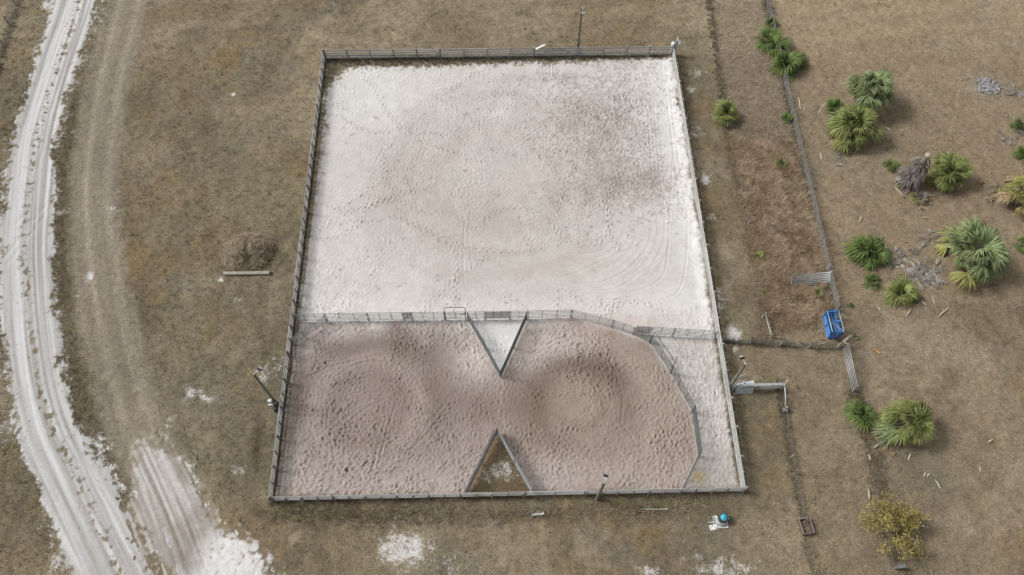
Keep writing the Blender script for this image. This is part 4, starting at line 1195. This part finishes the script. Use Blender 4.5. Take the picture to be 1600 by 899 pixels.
for kind in list(LEAF):
    FROND[kind] = []
    for i in range(5):
        if kind == 'strip': a_ = dict(nl=8 + i, span=.3 + .12 * i, petiole=.3, droop=.02 + .03 * i, width=.012)
        elif kind == 'dead': a_ = dict(nl=11 + i, span=.35 + .14 * i, petiole=.3 + .05 * i, droop=.04 + .05 * i, width=.016)
        elif kind == 'tan': a_ = dict(nl=15 + i, span=.6 + .14 * i, petiole=.4 + .04 * i, droop=.3 + .1 * i, width=.024)
        elif kind == 'grey': a_ = dict(nl=18 + i, span=1.1 + .14 * i, petiole=.34 + .04 * i, droop=.45 + .12 * i, width=.024)
        else: a_ = dict(nl=15 + i, span=1.0 + .18 * i, petiole=.3 + .04 * i, droop=.2 + .12 * i, width=.026)
        if kind in ('green', 'yellow', 'grey'):
            FROND.setdefault('fan_' + kind, []).append(frond_mesh(kind, 300 + i * 5, 18 + i, 1.25 + .12 * i, .46 + .035 * i, .35 + .13 * i, .25, .027))
        FROND[kind].append(frond_mesh(kind, 100 + i * 7 + len(kind), fold=.25, **a_))
M_TRUNK = mat_worn('palm_trunk', (.12, .105, .09), (.24, .215, .185), 9.0, .95, .15)

def palm(base, label, radius, n, kinds, trunk=0.0, skirt=0, skirt_kind='dead', lo=-.15, hi=1.35, cat='palm', name='palmetto', group='palms and palmettos right of the arena', heads=1, lean=(0, 0), spread=.0):
    x0, y0 = G(*base)
    radius *= 1.24 if name == 'cabbage_palm' else 1.32
    r = random.Random(int(base[0] * 13 + base[1] * 7))
    weak, wide = r.uniform(0, 6.28), r.uniform(.6, 1.3)
    t = thing(name, label, cat, (x0, y0, 0), 0, group)
    top = Vector((lean[0], lean[1], trunk))
    if trunk > .3:
        MB().tube([(0, 0, -.1), tuple(top * .35), tuple(top * .7), tuple(top), tuple(top + Vector((0, 0, .15)))], [.26, .22, .21, .2, .08], 9).build('trunk', M_TRUNK, t, True)
    else:
        MB().tube([(-.3, 0, .02), (0, .05, .12), (.3, 0, .04)], .1, 7).build('trunk', M_TRUNK, t, True)
    def put(kind, pos, az, el, L, roll):
        if name == 'cabbage_palm' and 'fan_' + kind in FROND: kind = 'fan_' + kind
        o = bpy.data.objects.new('frond', r.choice(FROND[kind])); COL.objects.link(o); o.parent = t
        o.location = pos
        m_ = Matrix.Rotation(az, 4, 'Z') @ Matrix.Rotation(-el, 4, 'Y') @ Matrix.Rotation(roll, 4, 'X')
        o.rotation_euler = m_.to_euler(); o.scale = (L, L * r.uniform(.85, 1.15), L)
    for h in range(heads):
        hc = top + (Vector((r.uniform(-1, 1), r.uniform(-1, 1), 0)) * spread if heads > 1 else Vector((0, 0, 0))) + Vector((0, 0, .12))
        m_ = max(9, int(n * (1.1 if name == 'cabbage_palm' else 1.3))) // heads
        for k in range(m_):
            u = (k + .5) / m_
            az = k * 2.39996 + r.uniform(-.45, .45) + h
            el = lo + (hi - lo) * (u ** .8) + r.gauss(0, .16)
            L = radius * r.uniform(.6, 1.15) * (1.0 - .15 * u)
            off = abs((az - weak + math.pi) % (2 * math.pi) - math.pi)
            if off < wide:
                if r.random() < .3: continue
                L *= .78
            kk = kinds[0] if u > .35 or r.random() < .3 else r.choice(kinds)
            put(kk, hc, az, el + r.uniform(-.12, .12), L, r.uniform(-.35, .35))
    for k in range(skirt):
        az = k * 2.39996; u = r.random()
        put(skirt_kind if r.random() < .8 else 'tan', top + Vector((0, 0, -trunk * .55 * u if trunk else .05)), az, r.uniform(-1.45, -.85) if trunk > .5 else r.uniform(-.25, .05), radius * r.uniform(.55, .85), r.uniform(-.5, .5))
    return t
G_ = 'green'
P = palm
P((1200, 72), 'dark green palmetto, middle of the clump on the wire fence', 1.65, 40, ['deep', 'green', 'yellow'], heads=2, spread=.6)
P((1204, 40), 'small dark palmetto at the top of the fence clump', .95, 18, ['deep', 'green'])
P((1219, 108), 'broad dark palmetto at the lower end of the fence clump', 1.75, 46, ['deep', 'green', 'green'], heads=2, spread=.7)
P((1246, 101), 'yellow-tipped palmetto on the right flank of the fence clump', 1.15, 22, ['deep', 'yellow'])
P((1131, 186), 'round light green palmetto alone on the lane edge', 1.45, 40, ['green', 'grey', 'yellow'], trunk=.5)
P((1228, 188), 'small palmetto touching the wire fence below the dark clump', .72, 16, ['deep', 'green'])
P((1220, 258), 'small bright palmetto in the grass left of the wire fence', .72, 14, ['green', 'yellow'], hi=1.5)
P((1184, 403), 'tiny green palmetto on the lane edge beside rank grass', .62, 12, ['green'], hi=1.5)
P((1193, 458), 'tiny pale green tuft low on the lane edge', .42, 8, ['green'], hi=1.5)
P((1276, 461), 'tiny palmetto just below the loose silver gate', .6, 11, ['green', 'deep'], hi=1.5)
P((1262, 307), 'tiny green palmetto against the wire fence halfway down', .38, 8, ['green'], hi=1.5)
P((1342, 162), 'tall cabbage palm with brown skirt, farthest of the right group', 2.35, 52, ['grey', 'green', 'yellow'], trunk=2.3, skirt=16, lo=-.6, name='cabbage_palm')
P((1327, 216), 'large yellow-green palm in front of the skirted palm', 2.35, 64, ['green', 'green', 'yellow'], trunk=1.2, skirt=8, skirt_kind='yellow', lo=-.55, name='cabbage_palm')
P((1304, 172), 'small dark palmetto tucked behind the yellow-green palm', 1.1, 18, ['deep', 'green'])
P((1389, 260), 'small green palmetto left of the dead grey palm', .85, 18, ['green', 'deep'])
P((1474, 284), 'dense bright green palm touching the dead grey palm', 2.1, 60, ['green', 'green', 'yellow'], trunk=1.0, lo=-.5, name='cabbage_palm')
P((1408, 288), 'withered yellow palmetto at the dead palm foot', .7, 12, ['tan', 'yellow'], lo=-.1)
P((1436, 312), 'ragged pale palmetto below the dead palm', .9, 16, ['dead', 'green', 'tan'])
P((1503, 412), 'largest grey-green cabbage palm with wide open fronds', 3.0, 46, ['grey', 'grey', 'green', 'yellow'], trunk=1.5, skirt=10, skirt_kind='tan', lo=-.45, name='cabbage_palm')
P((1356, 408), 'wide dark palmetto left of the dead frond heap', 1.85, 46, ['deep', 'green'], heads=2, spread=.7)
P((1362, 443), 'small dark palmetto under the wide dark palmetto', .85, 16, ['deep', 'green'])
P((1404, 461), 'bright palmetto below the dead frond heap', 1.45, 30, ['green', 'green', 'yellow'])
P((1426, 466), 'small dull palmetto right of the bright palmetto', .7, 12, ['deep', 'tan'])
P((1346, 650), 'dark green palmetto on the fence line under the pipe gate', 1.4, 36, ['deep', 'green', 'green'])
P((1413, 672), 'wide green cabbage palm right of the fence line palmetto', 2.35, 38, ['green', 'grey', 'deep', 'yellow'], trunk=1.2, skirt=8, lo=-.4, name='cabbage_palm')
P((1588, 318), 'palm with hanging brown fronds at the right picture edge', 2.5, 40, ['yellow', 'tan', 'green', 'tan'], trunk=1.2, skirt=24, skirt_kind='tan', lo=-.55, name='cabbage_palm')
P((1592, 200), 'dark palmetto highest at the right picture edge', 1.0, 18, ['deep', 'dead'])
P((1598, 245), 'dark palmetto at the right edge above the brown-fronded palm', 1.1, 18, ['deep', 'green'])
P((1594, 384), 'small dark palmetto at the right edge below the brown-fronded palm', .9, 16, ['deep', 'green'])
P((1335, 526), 'tiny green sprout right of the blue chute', .35, 7, ['deep'], hi=1.5)
P((1328, 478), 'tiny dark sprout above and right of the blue chute', .4, 7, ['deep'], hi=1.5)

# dead palm: bare top with a long skirt of grey fronds
x0, y0 = G(1416, 286)
t = thing('dead_palm', 'dead palm wrapped in a long skirt of grey hanging fronds', 'palm', (x0, y0, 0), 0, 'palms and palmettos right of the arena')
MB().tube([(0, 0, -.1), (.05, .02, 2.0), (.12, .05, 4.2), (.13, .05, 4.4)], [.3, .26, .24, .1], 9).build('trunk', M_TRUNK, t, True)
r_ = random.Random(5)
M_PITH = mat_worn('palm_pith', (.36, .27, .23), (.48, .38, .33), 12.0, .9, .05)
MB().lathe([(.25, 0), (.3, .1), (.2, .26), (.05, .3)], 9, (.12, .05, 4.15)).build('crown_stump', M_PITH, t, True)
for k in range(84):
    u = (k + .5) / 84
    o = bpy.data.objects.new('frond', r_.choice(FROND['dead' if r_.random() < .6 else 'strip'])); COL.objects.link(o); o.parent = t
    o.location = (.12 * (1 - u), .05 * (1 - u), 4.3 - 2.7 * u)
    az = k * 2.39996; el = -1.16 + .3 * u + r_.uniform(-.16, .16)
    o.rotation_euler = (Matrix.Rotation(az, 4, 'Z') @ Matrix.Rotation(-el, 4, 'Y') @ Matrix.Rotation(r_.uniform(-.4, .4), 4, 'X')).to_euler()
    L = r_.uniform(1.7, 2.7); o.scale = (L, L * .75, L)

# ------------------------------------------------------------------ heaps of fallen fronds
def frond_heap(at_, label, n, R, L, kinds=('strip',), seed=1):
    r = random.Random(seed)
    x0, y0 = G(*at_)
    t = thing('frond_heap', label, 'frond heap', (x0, y0, .02), 0, 'heaps of fallen palm fronds')
    for k in range(n):
        o = bpy.data.objects.new('frond', r.choice(FROND[r.choice(kinds)])); COL.objects.link(o); o.parent = t
        a = r.uniform(0, 6.28); q = R * math.sqrt(r.random())
        o.location = (q * math.cos(a), q * math.sin(a) * .75, .06 + r.uniform(0, .22) * (1 - q / (R + .01)) + .02)
        o.rotation_euler = (r.uniform(-.25, .25) + (3.14 if r.random() < .4 else 0), r.uniform(-.15, .1), r.uniform(0, 6.28))
        s = L * r.uniform(.6, 1.1); o.scale = (s, s * .9, s)
    return t
frond_heap((1418, 407), 'scatter of grey fronds between the palmettos and the largest palm', 33, 1.7, 1.62, ('strip',), 3)
frond_heap((1446, 428), 'heap of grey fronds at the foot of the largest palm', 33, 1.1, 2.00, ('strip',), 4)
frond_heap((1452, 371), 'small grey frond pile above left of the largest palm', 10, .5, 1.38, ('strip',), 5)
frond_heap((1396, 672), 'tan dead fronds left of the wide cabbage palm', 18, .9, 1.25, ('tan', 'strip'), 6)
frond_heap((1400, 695), 'pale dead fronds below the wide cabbage palm', 13, .9, 1.12, ('tan', 'strip'), 7)
frond_heap((1318, 235), 'pale frond litter under the yellow-green palm', 18, 1.3, 1.00, ('strip',), 8)
frond_heap((1555, 305), 'brown fronds fallen beside the palm at the right edge', 21, 1.1, 1.88, ('tan', 'strip'), 9)
frond_heap((1592, 148), 'white dead branch pile at the right edge near the ash heap', 15, .7, 1.50, ('strip',), 10)
frond_heap((1575, 220), 'loose dead fronds at the right edge below the ash heap', 12, .9, 1.12, ('strip',), 11)
frond_heap((1438, 309), 'broken grey fronds around the dead palm foot', 21, 1.4, 1.12, ('strip', 'tan'), 12)

# ------------------------------------------------------------------ yellow leaved shrub
def shrub(base, label, R, H, n, seed):
    r = random.Random(seed); rs_ = np.random.RandomState(seed)
    x0, y0 = G(*base)
    t = thing('yellow_shrub', label, 'shrub', (x0, y0, 0))
    br = MB(); tips = []
    br.tube([(0, 0, -.1), (.03, .02, .5), (0, .05, 1.0)], [.09, .075, .06], 7)
    for k in range(26):
        a = r.uniform(0, 6.28); e = r.uniform(.15, 1.2); L = R * r.uniform(.7, 1.15) * (.8 + .3 * math.sin(e))
        z0 = r.uniform(.2, 1.0)
        d = Vector((math.cos(a) * math.cos(e), math.sin(a) * math.cos(e), math.sin(e) * H / R * .75))
        p0 = Vector((0, .03, z0)); p1 = p0 + d * L * .55 + Vector((r.uniform(-.15, .15), r.uniform(-.15, .15), .1)); p2 = p0 + d * L
        br.tube([p0, p1, p2], [.035, .022, .009], 5)
        tips += [(p1, .38), (p1.lerp(p2, .5), .42), (p2, .32)]
        for q in range(3):
            b2 = p1.lerp(p2, r.random()) + Vector((r.gauss(0, .3), r.gauss(0, .3), r.gauss(0, .2)))
            br.tube([p1.lerp(p2, .3), b2], [.014, .006], 4); tips.append((b2, .3))
    br.build('branch', mat_worn('grey_bark', (.12, .11, .1), (.24, .225, .2), 10.0, .9, .1), t, True)
    idx = rs_.randint(0, len(tips), n)
    c = np.array([tuple(tips[i][0]) for i in idx]) + rs_.normal(0, 1, (n, 3)) * np.array([tips[i][1] for i in idx])[:, None] * np.array((.55, .55, .4))
    c[:, 2] = np.maximum(c[:, 2], .05)
    d = rs_.normal(0, 1, (n, 3)); d /= np.linalg.norm(d, axis=1)[:, None]
    e = np.cross(d, rs_.normal(0, 1, (n, 3))); e /= np.linalg.norm(e, axis=1)[:, None]
    s = rs_.uniform(.035, .075, n)[:, None]
    V_ = np.stack([c - d * s * 1.4, c + e * s * .7, c + d * s * 1.4, c - e * s * .7], 1).reshape(-1, 3)
    me = mesh_np('foliage', V_, np.arange(n * 4).reshape(-1, 4), 4, False)
    mt, nt, b = new_mat('yellow_leaf', .6)
    nn = noise(nt, wpos(nt), 1.8, 4, .7)
    nt.links.new(ramp(nt, nn, [(.3, (.17, .15, .045)), (.5, (.3, .25, .08)), (.7, (.42, .35, .13))]), b.inputs['Base Color'])
    link('foliage', me, t, mt)
    return t
shrub((1387, 838), 'bushy yellow-leaved shrub low on the right fence line', 2.9, 3.0, 5200, 3)
x0, y0 = G(1401, 888)
t = MB().box((0, 0, .4), (.5, .16, .9)).box((0, 0, .88), (.62, .26, .07)).build('stone_post', M_PIPE)
t.location = (x0, y0, 0); t.rotation_euler = (0, 0, .1); tag(t, 'squat grey block just below the yellow shrub', 'post')

# ------------------------------------------------------------------ hay mound
x0, y0 = G(388, 395)
t = thing('hay_mound', 'old brown hay mound behind the timber beam', 'hay mound', (x0, y0, 0))
u, v = np.meshgrid(np.linspace(0, 2 * math.pi, 49)[:-1], np.linspace(0, 1, 16))
rad = (1 - v ** 1.0) * (1 + .12 * np.sin(3 * u + 1) + .08 * np.sin(7 * u))
bx_ = 2.5 * rad * np.cos(u); by_ = 2.15 * rad * np.sin(u)
bz_ = 1.35 * (1 - np.clip(rad, 0, 1) ** 2.2) + 1.1 * (fbm(bx_ + 50, by_ + 50, .8, 3, 301) - .5) * np.clip(1 - rad ** 4, 0, 1) - .12
n_ = 48
Vm = np.stack([bx_, by_, bz_], -1).reshape(-1, 3)
fm = [(i * n_ + k, i * n_ + (k + 1) % n_, (i + 1) * n_ + (k + 1) % n_, (i + 1) * n_ + k) for i in range(15) for k in range(n_)]
M_HAY = mat_worn('old_hay', (.14, .108, .07), (.3, .24, .165), 3.0, .95, .05, c3=(.09, .07, .046))
link('heap', mesh_np('heap', Vm, np.array(fm), 4, True), t, M_HAY)
rs_ = np.random.RandomState(8)
n_ = 5200
a = rs_.uniform(0, 6.28, n_); q = np.sqrt(rs_.rand(n_)) * 1.08
px_ = 2.5 * q * np.cos(a); py_ = 2.15 * q * np.sin(a)
pz_ = 1.35 * (1 - np.clip(q, 0, 1) ** 2.2) + 1.1 * (fbm(px_ + 50, py_ + 50, .8, 3, 301) - .5) * (1 - np.clip(q, 0, 1) ** 4) - .06
az = rs_.uniform(0, 6.28, n_); el = rs_.normal(.15, .35, n_); L = rs_.uniform(.15, .5, n_)
d = np.stack([np.cos(az) * np.cos(el), np.sin(az) * np.cos(el), np.sin(el)], -1) * L[:, None]
s = np.stack([-np.sin(az), np.cos(az), np.zeros(n_)], -1) * rs_.uniform(.012, .028, n_)[:, None]
c = np.stack([px_, py_, pz_], -1)
Vs = np.stack([c - s, c + s, c + d], 1).reshape(-1, 3)
o = link('straw', mesh_np('straw', Vs, np.arange(n_ * 3).reshape(-1, 3), 3, False), t, mat_worn('straw_strand', (.17, .135, .088), (.4, .33, .24), 2.5, .9, .05))
o['kind'] = 'stuff'
# ------------------------------------------------------------------ dry grass: blades standing on the ground
def blades(name, label, px, py, pz, colr, n_bl, lmin, lmax, wmin, wmax, elm, seed, tip=1.25):
    r = np.random.RandomState(seed)
    N = len(px) * n_bl
    bx = np.repeat(px, n_bl) + r.normal(0, .06, N); by = np.repeat(py, n_bl) + r.normal(0, .06, N); bz = np.repeat(pz, n_bl) - .015
    az = r.uniform(0, 6.28, N); el = np.clip(r.normal(elm, .3, N), .08, 1.45); L = r.uniform(lmin, lmax, N)
    d = np.stack([np.cos(az) * np.cos(el), np.sin(az) * np.cos(el), np.sin(el)], -1) * L[:, None]
    s = np.stack([-np.sin(az), np.cos(az), np.zeros(N)], -1) * r.uniform(wmin, wmax, N)[:, None]
    c = np.stack([bx, by, bz], -1)
    V_ = np.stack([c - s, c + s, c + d], 1).reshape(-1, 3)
    k = np.repeat(colr, n_bl, 0) * r.uniform(.6, 1.45, (N, 1))
    C_ = np.stack([k * .85, k * .85, k * tip], 1).reshape(-1, 3)
    o = link(name, mesh_np(name, V_, np.arange(N * 3).reshape(-1, 3), 3, False, {'col': C_}), mat=M_BLADE)
    return tag(o, label, kind='stuff')
mt, nt, b = new_mat('dry_blade', .8)
b.inputs['Specular IOR Level'].default_value = .15
at = nd(nt, 'ShaderNodeAttribute', attribute_name='col')
nt.links.new(at.outputs['Color'], b.inputs['Base Color'])
M_BLADE = mt
rs_ = np.random.RandomState(77)
def bare_amount(x, y):
    return np.maximum(sst(.3, .6, white_field(x, y)), sst(2.4, 1.6, pdist(x, y, TRACK)[0]) * .85)
n_ = 78000
vv = rs_.rand(n_); yy = -9 + 68 * vv ** 1.08
xx = rs_.uniform(-1, 1, n_) * (40 + .36 * (yy + 9)) * 1.04
k = (sdf(xx, yy, SAND_EDGE) < -.05) | (sdf(xx, yy, WEDGE) > .15)
xx, yy = xx[k], yy[k]
k = rs_.rand(len(xx)) > bare_amount(xx, yy)
xx, yy = xx[k], yy[k]
k = fbm(xx, yy, 1.1, 3, 401) + rs_.rand(len(xx)) * .5 > .52
xx, yy = xx[k], yy[k]
blades('dry_grass', 'short dry tan grass over the pasture', xx, yy, ground_height(xx, yy), ground_color(xx, yy) * 1.12, 6, .10, .26, .012, .028, .55, 78)
r2 = np.random.RandomState(79)
k = (fbm(xx, yy, 1.9, 4, 410) > .56) & (r2.rand(len(xx)) < .26)
x_, y_ = xx[k], yy[k]
blades('grass_tussocks', 'taller straw tussocks scattered over the pasture', x_, y_, ground_height(x_, y_), ground_color(x_, y_) * r2.uniform(.8, 1.35, (len(x_), 1)), 8, .14, .32, .014, .03, .55, 80, 1.4)
# rank brown grass in the strip
def in_poly(poly, n, seed):
    r = np.random.RandomState(seed); P_ = np.array(poly)
    x_ = r.uniform(P_[:, 0].min(), P_[:, 0].max(), n); y_ = r.uniform(P_[:, 1].min(), P_[:, 1].max(), n)
    k = inside(x_, y_, poly); return x_[k], y_[k]
x_, y_ = in_poly(STRIP, 9000, 5)
x_ = x_ + r2.normal(0, .35, len(x_)); y_ = y_ + r2.normal(0, .7, len(y_))
k = fbm(x_, y_, .9, 3, 402) > .47; x_, y_ = x_[k], y_[k]
cl = lerp(ground_color(x_, y_) * 1.3, (.29, .215, .14), np.full(x_.shape, .5)); cl = lerp(cl, (.4, .32, .225), (fbm(x_, y_, .8, 2, 403) > .55) * .5)
blades('rank_grass', 'rank reddish-brown grass between the lane and the wire fence', x_, y_, ground_height(x_, y_), cl, 14, .3, .8, .013, .028, .5, 6, 1.35)
x_, y_ = in_poly(GP([(1110, 0), (1194, 0), (1240, 225), (1142, 225)]), 5200, 7)
blades('tall_grass', 'tall pale dry grass at the upper end beside the lane', x_, y_, ground_height(x_, y_), ground_color(x_, y_) * 1.3, 9, .25, .6, .009, .018, .38, 8)
# weeds along fence lines and edges
def along(line, n, w, seed):
    r = np.random.RandomState(seed); P_ = np.array(line); seg = np.hypot(*np.diff(P_, axis=0).T); Ls = np.concatenate([[0], np.cumsum(seg)])
    s = r.uniform(0, Ls[-1], n); return np.interp(s, Ls, P_[:, 0]) + r.normal(0, w, n), np.interp(s, Ls, P_[:, 1]) + r.normal(0, w, n)
allx, ally, allc = [], [], []
for line, n, w, colr in ((LANE_EDGE, 1000, .25, (.17, .145, .1)), (PEN_EDGE, 600, .2, (.19, .155, .105)), (EAST_EDGE, 700, .4, (.17, .14, .095)), (WIRE, 1500, .22, (.17, .155, .115)),
                         (GP([(1127, 534), (1308, 545)]), 170, .14, (.12, .11, .08)), ([SW, NW], 900, .14, (.12, .12, .075)), ([SE, NE], 700, .16, (.12, .11, .08)), ([SW, SE], 700, .14, (.15, .12, .08)), ([NW, NE], 900, .2, (.12, .11, .07)),
                         (GP([(430, 800), (620, 806), (860, 803), (1090, 790)]), 900, .45, (.2, .162, .108)), (GP([(510, 100), (640, 99), (1000, 90)]), 500, .3, (.13, .12, .085)), (GP([(-14, 140), (12, 52), (34, -20)]), 500, .25, (.26, .22, .16))):
    x_, y_ = along(line, n, w, n)
    allx.append(x_); ally.append(y_); allc.append(np.ones((len(x_), 3)) * np.array(colr) * np.random.RandomState(n).uniform(.7, 1.4, (len(x_), 1)))
x_, y_, cl = np.concatenate(allx), np.concatenate(ally), np.concatenate(allc)
k = (sdf(x_, y_, [(SW[0] + .2, SW[1] + .2), (SE[0] - .2, SE[1] + .2), (NE[0] - .2, NE[1] - 1.2), (NW[0] + .2, NW[1] - 1.2)]) < 0) 
x_, y_, cl = x_[k], y_[k], cl[k]
blades('fence_weeds', 'dull weeds growing along the fence lines', x_, y_, np.maximum(ground_height(x_, y_), -.03), cl, 9, .15, .45, .012, .026, .7, 9)
# weeds down the middle and the sides of the white road
xr, yr, ur, tr = strip_xy(ROAD, 4.0, .22)
wv = white_field(xr, yr) + (fbm(xr, yr, .6, 2, 404) - .5) * .6
k = (wv > .1) & (wv < .5) & (rs_.rand(*xr.shape) < .5)
x_, y_ = xr[k], yr[k]
blades('road_weeds', 'sparse weeds in the middle and along the sides of the sand road', x_, y_, ground_height(x_, y_), np.ones((len(x_), 3)) * np.array((.14, .128, .085)) * rs_.uniform(.6, 1.3, (len(x_), 1)), 6, .08, .22, .014, .03, .6, 10)

# ------------------------------------------------------------------ pale sticks and bark strips on the right pasture
def stick(a, b, r, label, mat=None):
    (ax_, ay_), (bx_, by_) = G(*a), G(*b)
    L = math.hypot(bx_ - ax_, by_ - ay_)
    o = MB().tube([(0, 0, .0), (L * .35, .03 * L, .03), (L * .7, -.02 * L, .035), (L, 0, .0)], [r, r * 1.1, r, r * .55], 6).tube([(L * .5, 0, .03), (L * .68, .14 * L, .05)], [r * .7, r * .3], 5).build('stick', mat or M_STICK, None, True)
    o.location = (ax_, ay_, float(ground_height(np.array([ax_]), np.array([ay_]))[0]) + .05); o.rotation_euler = (0, 0, math.atan2(by_ - ay_, bx_ - ax_))
    return tag(o, label, 'stick', 'pale sticks lying on the right pasture')
M_STICK = mat_worn('bleached_wood', (.36, .325, .27), (.52, .48, .41), 8.0, .9, .15)
for a, b, r, lab in (((1247, 153), (1251, 172), .06, 'pale stick right of the wire fence below the dark clump'), ((1278, 180), (1290, 160), .05, 'dark thin stick left of the yellow-green palm'), ((1394, 292), (1410, 306), .05, 'thin stick left of the dead palm foot'),
                     ((1466, 497), (1481, 481), .06, 'grey stick below the dead frond heap'), ((1455, 462), (1461, 476), .05, 'short pale stick right of the bright palmetto'), ((1416, 496), (1424, 481), .045, 'thin stick below the bright palmetto'),
                     ((1440, 472), (1446, 478), .05, 'tiny pale stick just right of the bright palmetto'), ((1371, 480), (1375, 486), .05, 'tiny pale stick above the blue chute, by the palmetto'), ((1419, 720), (1423, 708), .06, 'forked pale stick below the wide cabbage palm'),
                     ((1443, 745), (1446, 739), .06, 'left stick of the pale pair right of the fence line'), ((1448, 746), (1452, 740), .06, 'right stick of the pale pair right of the fence line'), ((1460, 750), (1469, 764), .055, 'longer pale stick below the stick pair'),
                     ((1543, 692), (1551, 687), .06, 'pale stick alone on the far right pasture'), ((1356, 765), (1358, 782), .07, 'upright pale stick beside the yellow shrub top'), ((1364, 702), (1372, 695), .06, 'pale stick below the fence line palmetto'),
                     ((1356, 710), (1360, 720), .045, 'thin grey stick on the fence line above the yellow shrub'), ((1233, 716), (1241, 711), .07, 'pale stick lying across the grassy fence line'), ((1440, 341), (1448, 341), .07, 'bright short stick below the green palm'),
                     ((1362, 545), (1375, 553), .07, 'orange-brown dead leaf stalk right of the chute'), ((1383, 200), (1391, 204), .04, 'thin pale stick right of the yellow-green palm'), ((1406, 203), (1411, 206), .045, 'short pale stick farther right of the yellow-green palm'),
                     ((1345, 340), (1341, 350), .05, 'pale stick above the wide dark palmetto'), ((1304, 258), (1318, 259), .06, 'pale stick at the yellow-green palm foot'), ((1281, 240), (1284, 250), .05, 'pale stick between wire fence and yellow-green palm'),
                     ((1425, 822), (1450, 824), .045, 'bare branch poking from the right of the yellow shrub'), ((1530, 729), (1532, 738), .045, 'thin stick left of the far right stick')):
    stick(a, b, r, lab, None if 'orange' not in lab else mat_worn('orange_stalk', (.42, .25, .08), (.5, .32, .12), 8, .9, .05))
# small chips of bark and leaf: too many to count
n_ = 850
x_ = rs_.uniform(24, 56, n_); y_ = rs_.uniform(-6, 52, n_)
k = (fbm(x_, y_, 5.0, 2, 405) > .45) & (pdist(x_, y_, EAST_EDGE + WIRE)[0] * 0 + (x_ - 24) > 0)
x_, y_ = x_[k], y_[k]; n_ = len(x_)
az = rs_.uniform(0, 6.28, n_); L = rs_.uniform(.08, .42, n_) * rs_.rand(n_) ** .5; w_ = rs_.uniform(.015, .04, n_)
z_ = ground_height(x_, y_) + .06
d = np.stack([np.cos(az), np.sin(az), rs_.normal(0, .15, n_)], -1) * L[:, None]; s = np.stack([-np.sin(az), np.cos(az), np.zeros(n_)], -1) * w_[:, None]
c = np.stack([x_, y_, z_], -1)
V_ = np.stack([c - d / 2, c - s, c + d / 2, c + s, c + np.array((0, 0, .035))], 1).reshape(-1, 3)
b_ = np.arange(n_)[:, None] * 5
f_ = np.concatenate([b_ + np.array(q) for q in ((0, 1, 4), (1, 2, 4), (2, 3, 4), (3, 0, 4))])
o = link('leaf_litter', mesh_np('leaf_litter', V_, f_, 3, False), mat=mat_worn('litter', (.26, .22, .16), (.42, .37, .3), 2.0, .9, .05))
tag(o, 'pale chips of bark and leaf scattered on the right pasture', kind='stuff')
# cinders on the ash heap
x0, y0 = G(1543, 136)
t = thing('ash_heap', 'grey and white ash heap in the upper right pasture', 'ash heap', (x0, y0, 0))
M_ASH = mat_worn('ash', (.1, .1, .105), (.6, .6, .62), 4.0, .95, .1)
mb = MB()
for k in range(130):
    a = rnd.uniform(0, 6.28); q = 1.25 * math.sqrt(rnd.random())
    mb.box((q * math.cos(a), q * .9 * math.sin(a), .1 + .18 * (1 - q / 1.3)), (rnd.uniform(.05, .22), rnd.uniform(.04, .12), rnd.uniform(.03, .1)), Matrix.Rotation(rnd.uniform(0, 3), 3, 'Z') @ Matrix.Rotation(rnd.uniform(-.5, .5), 3, 'X'))
o = mb.build('cinders', M_ASH, t); o['kind'] = 'stuff'
MB().lathe([(.7, -.05), (.55, .05), (.4, .1), (.2, .15), (.05, .17)], 11).build('heap', M_ASH, t, True)
